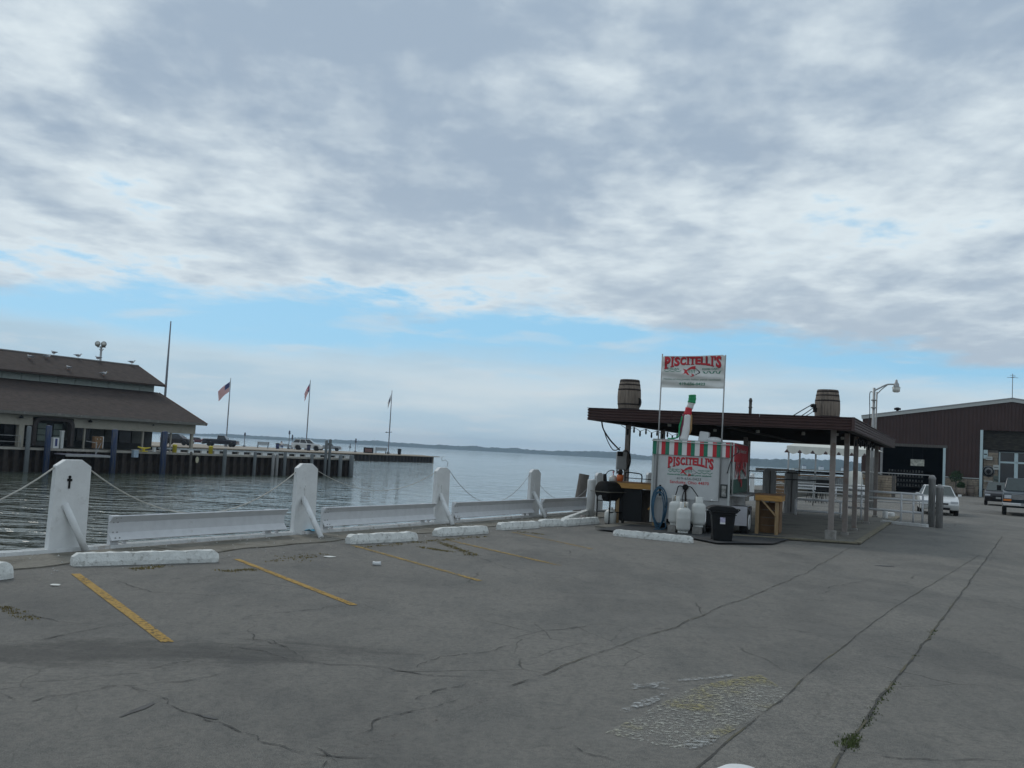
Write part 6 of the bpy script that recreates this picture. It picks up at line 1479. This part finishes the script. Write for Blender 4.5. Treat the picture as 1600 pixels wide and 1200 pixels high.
# room inside the first doorway, its darkness painted into near-black walls
m = MB(); m.prism([(-9.6, .15), (-9.5, .15), (-9.5, 12), (-2.0, 12), (-2.0, .15), (-1.9, .15), (-1.9, 12.2), (-9.6, 12.2)], lambda s, o: Q(s, o, .01), lambda s, o: Q(s, o, 6)); wb(m, 'inner_wall', dim_int, barn)
m = MB(); m.prism([(-9.6, .15), (-1.9, .15), (-1.9, 12.2), (-9.6, 12.2)], lambda s, o: Q(s, o, 6.0), lambda s, o: Q(s, o, 6.1)); m.prism([(-9.6, .15), (-1.9, .15), (-1.9, 12.2), (-9.6, 12.2)], lambda s, o: Q(s, o, .004), lambda s, o: Q(s, o, .02)); wb(m, 'inner_ceiling', dim_int, barn)
t = wthing('hanging_sign', 'pale sign board hanging inside the dark barn doorway', 'sign', Q(-5.36, .8, 2.8)); m = MB(); m.box(Q(-5.36, .8, 2.83), (1.2, .05, .62), BANG); wb(m, 'panel', mat('sign_panel', (.42, .42, .36), .7, var=.5, scale=5, bump=0), t)
m = MB()
for s in (-5.8, -4.9): m.tube([Q(s, .8, 3.1), Q(s, .8, 4.3)], .012, 5)
wb(m, 'chain', wire_m, t)
t = wthing('stock_rack', 'dim rack of small goods deep in the barn doorway', 'rack', Q(-6.5, 3, 0)); m = MB()
for r_ in range(4): m.bar(Q(-8.2, 3.2, .5+r_*.45), Q(-4.9, 3.2, .5+r_*.45), .4, .04)
wb(m, 'shelf', timber_dark, t); 
for r_ in range(4):
    m = MB()
    for k in range(12):
        m.box(Q(-8.0+k*.27, 3.1, .52+r_*.45+.13), (.14, .12, rnd.uniform(.14, .28)), BANG)
    wb(m, 'goods_row', mat('dim_goods', (.14, .14, .13), .6, var=.9, scale=2, bump=0) if r_ == 0 else bpy.data.materials['dim_goods'], t)
m = MB(); m.bar(Q(.1, .62, 5.2), Q(9.0, .62, 5.2), .08, 2.0); wb(m, 'added_header_back', dim_int, barn)  # added backing, keeps bright sky from showing through the board gaps
# second opening: boards, stone pillar, shopfront
for k in range(11):
    m = MB(); z = 4.36+k*.165; m.bar(Q(.2, .45+rnd.uniform(-.03, .03), z+.07), Q(8.95, .45+rnd.uniform(-.03, .03), z+.07), .05, .15); wb(m, 'header_board', wood_soffit, barn)
m = stone_wall('', '', Q(.3, .35, 0), Q(1.5, .35, 0), 4.3, .4, None, .5, .24); wb(m, 'stone_pillar', stone_m, barn, 0, 'stuff'); m = MB(); m.bar(Q(.3, .5, 2.15), Q(1.5, .5, 2.15), .3, 4.3); wb(m, 'pillar_core', mortar_m, barn)
m = MB(); m.bar(Q(1.5, .9, 2.1), Q(8.9, .9, 2.1), .1, 4.2); wb(m, 'shop_back', glass_dark, barn)
sf = MB(); 
for s, w in ((1.62, .12), (2.98, .3), (4.6, .12), (6.2, .12), (7.8, .12)):
    m = MB(); m.box(Q(s, .75, 2.1), (w, .14, 4.2), BANG); wb(m, 'mullion', door_frame_m, barn)
for z, w in ((3.25, .16), (4.22, .14), (.12, .24), (1.35, .06)):
    m = MB(); m.bar(Q(1.6, .74, z), Q(8.9, .74, z), .12, w); wb(m, 'transom', door_frame_m if z > 3 else timber_dark, barn)
for s0, s1 in ((1.7, 2.82), (3.15, 4.52), (4.7, 6.1), (6.3, 7.7)):
    for z0, z1 in ((.3, 3.1), (3.4, 4.1)):
        m = MB(); m.box(Q((s0+s1)/2, .80, (z0+z1)/2), (s1-s0, .03, z1-z0), BANG); wb(m, 'pane', glass_dark, barn)
# signs on the pillar
t = wthing('round_sign', 'round ringed emblem sign on the barn stone pillar', 'sign', Q(.72, .05, 2.2)); c = Vector((0, 0, .15))
for k, (r_, mm) in enumerate(((.52, timber_grey), (.44, dim_int), (.36, timber_grey), (.2, dim_int))):
    m = MB(); m.lathe([(r_, -.01), (r_, .0), (0, .0)] if False else [(r_, 0), (0, -.004)], (0, -k*.02, .15), 24, 'y'); o = m.build('ring', mm, t); o.rotation_euler.z = BANG
for k, (s, z, w, h, mm, lb) in enumerate(((.75, 3.55, .55, .3, trim_pale, 'small pale sign high on the barn stone pillar'), (1.35, 2.75, .5, .42, trim_pale, 'square pale sign beside the shopfront glass'), (1.35, 1.6, .42, .8, mat('poster_dark', (.10, .12, .10), .6, var=.7, scale=6, bump=0), 'dark narrow poster below the square pale sign'), (.72, 1.45, .7, .09, trim_pale, 'narrow pale strip sign under the round emblem'), (.45, 3.9, .35, .8, door_frame_m, 'upright pale board at the left top of the shopfront opening'))):
    p = Q(s, .02, z); t = wthing('wall_sign', lb, 'sign', p); m = MB(); m.box(p, (w, .04, h), BANG); wb(m, 'panel', mm, t); m = MB(); m.box(p+Vector((0, 0, 0))-bk*.03, (w*.7, .02, h*.12), BANG); wb(m, 'print_line', black_print, t)
# planter tub with shrub beside the doorway
def shrub(p, r_, h, label, pot=True):
    t = wthing('potted_shrub', label, 'shrub', p); m = MB()
    for _ in range(420):
        a = rnd.random()*6.28; b_ = math.acos(rnd.uniform(-1, 1)); rr = r_*rnd.uniform(.5, 1)*(1+.25*noise.noise(Vector((math.cos(a)*2, math.sin(a)*2, b_))))
        c = p+Vector((rr*math.sin(b_)*math.cos(a), rr*math.sin(b_)*math.sin(a), h+rr*math.cos(b_)*.9)); q = Vector((rnd.gauss(0, 1), rnd.gauss(0, 1), rnd.gauss(0, 1))).normalized()*.10; q2 = q.cross(Vector((rnd.random(), rnd.random(), 1))).normalized()*.05
        m.add([c-q, c+q2, c+q, c-q2], [(0, 1, 2, 3)])
    wb(m, 'foliage', leaf_m, t, 0, 'stuff'); m = MB(); m.tube([p+Vector((0, 0, .5)), p+Vector((0, 0, h))], .05, 6); wb(m, 'stem', timber_dark, t)
    m = MB(); m.lathe([(.3, 0), (.42, .3), (.38, .7), (.33, .72)], p, 14); wb(m, 'tub', stave_m, t)
shrub(Q(-1.95, -1.2, 0), .62, 1.75, 'dark green shrub in a wooden tub before the barn wall'); shrub(Q(-1.5, -1.9, 0), .35, .95, 'small low bush in a tub in front of the taller shrub')
barrel(Q(-.75, -.8, 0), 'barrel standing by the stone base, right of the shrubs', .3, 1.0, 'barrels by the barn wall'); barrel(Q(.85, -.9, 0), 'barrel under the round emblem sign', 1.1, 1.0, 'barrels by the barn wall')
# roof cowl and antenna
t = wthing('roof_cowl', 'small dark cowl on the barn roof slope', 'cowl', Q(-7.3, 1.5, ztop(-7.3)+.1)); m = MB(); m.lathe([(.12, 0), (.12, .25), (.3, .25), (.32, .42), (.1, .5), (0, .5)], t.location, 12); wb(m, 'cap', black_iron, t)
t = wthing('antenna', 'thin cross-armed antenna on the barn gable peak', 'antenna', Q(2.55, .2, 9.1)); m = MB(); p = t.location; m.tube([p, p+Vector((0, 0, 2.25))], .03, 6); wb(m, 'mast', pole_grey, t)
m = MB(); m.tube([p+Vector((-.5, 0, 1.9)), p+Vector((.5, 0, 1.9))], .02, 5); m.tube([p+Vector((0, -.5, 1.95)), p+Vector((0, .5, 1.95))], .02, 5); m.tube([p+Vector((-.25, 0, 2.1)), p+Vector((.25, 0, 2.1))], .015, 5); wb(m, 'crossarm', pole_grey, t)
# street lamp
Yl = 46; pb_ = V(1366, 800, Yl)
sl_ = wthing('street_lamp', 'grey street lamp with a bent arm behind the canopy corner', 'street lamp', Vector((pb_.x, Yl, 0)))
def LV(u, v): return V(u, v, Yl)
m = MB(); p = LV(1366, 606); m.tube([(p.x-.02, Yl, 0), (p.x, Yl, p.z)], [.08, .06], 10); wb(m, 'pole', galv, sl_)
m = MB(); p2 = LV(1371.5, 612); m.tube([(p2.x-.03, Yl+.1, 0), (p2.x, Yl+.1, p2.z)], .036, 8); wb(m, 'conduit', galv, sl_)
m = MB(); m.tube(smooth([LV(1367, 610), LV(1375, 606), LV(1386, 601), LV(1396, 600.5)]), .035, 8); m.tube(smooth([LV(1370, 616), LV(1378, 608), LV(1386, 602)]), .025, 6); wb(m, 'arm', galv, sl_)
c = LV(1400.5, 604); m = MB(); m.lathe([(.0, .34), (.05, .30), (.06, .2), (.12, .12), (.13, .0), (.19, -.04)], c, 14); hd = wb(m, 'lamp_head', galv, sl_)
m = MB(); m.lathe([(.185, -.04), (.16, -.24), (.10, -.27), (0, -.275)], (c.x-sl_.location.x, c.y-sl_.location.y, c.z), 14); m.build('lens', bulb_m, hd)
for z in (.6, .95):
    m = MB(); m.lathe([(.13, 0), (.13, .05)], (LV(1366, 606).x, Yl, LV(1366, 606).z-z), 10); wb(m, 'band', galv, sl_)
m = MB(); q = LV(1366, 606); m.tube(smooth([(q.x-.08, Yl, q.z-.2), (q.x-.2, Yl, q.z-.3), (q.x-.18, Yl, q.z-1.4), (q.x-.35, Yl, q.z-1.9)]), .018, 6); wb(m, 'wire', wire_m, sl_)
p = V(1173, 622, 58); m = MB(); m.lathe([(.10, 0), (.09, p.z-.6), (.13, p.z-.55), (.09, p.z-.5), (.09, p.z-.2), (.12, p.z-.18), (.06, p.z)], (0, 0, 0), 8); tag(m.build('utility_stub', timber_dark, None, 0, (p.x, 58, 0)), 'short dark post top rising above the canopy roof between sign and barrel', 'post')

# vehicles on the right
pc = V(1476, 790, 45.6)
car('parked_car', 'white sedan facing the camera beside the wooden bollards', 'car', (pc.x, 46.4, 0), math.atan2(-pc.y, -pc.x)+.06, 'sedan', white_car, .93)
pc = V(1604, 790, 50.5); blue_car = car_paint('blue_truck_paint', (.010, .022, .030))
car('pickup_truck', 'old blue pickup facing the camera at the right edge of the picture', 'pickup truck', (pc.x, 50.8, 0), math.atan2(-pc.y, -pc.x)+.02, 'pickup', blue_car, 1.02)
pc = V(1560, 775, 66); car('parked_car', 'dark car behind the blue pickup, in front of the shopfront', 'car', (pc.x, 66, 0), math.atan2(-pc.y, -pc.x), 'suv', black_car, .9)

# ================================================================== AIR
hm = bpy.data.materials.new('haze_air'); hm.use_nodes = True; nt = hm.node_tree; nt.nodes.clear()
pv = N('ShaderNodeVolumePrincipled'); pv.inputs['Color'].default_value = (.58, .78, 1.0, 1); pv.inputs['Density'].default_value = .00019; pv.inputs['Anisotropy'].default_value = .2
ho = N('ShaderNodeOutputMaterial'); L(pv.outputs[0], ho.inputs['Volume'])
m = MB(); m.box((0, 2110, 19.5), (8400, 4400, 51)); m.build('haze', hm, kind='stuff')
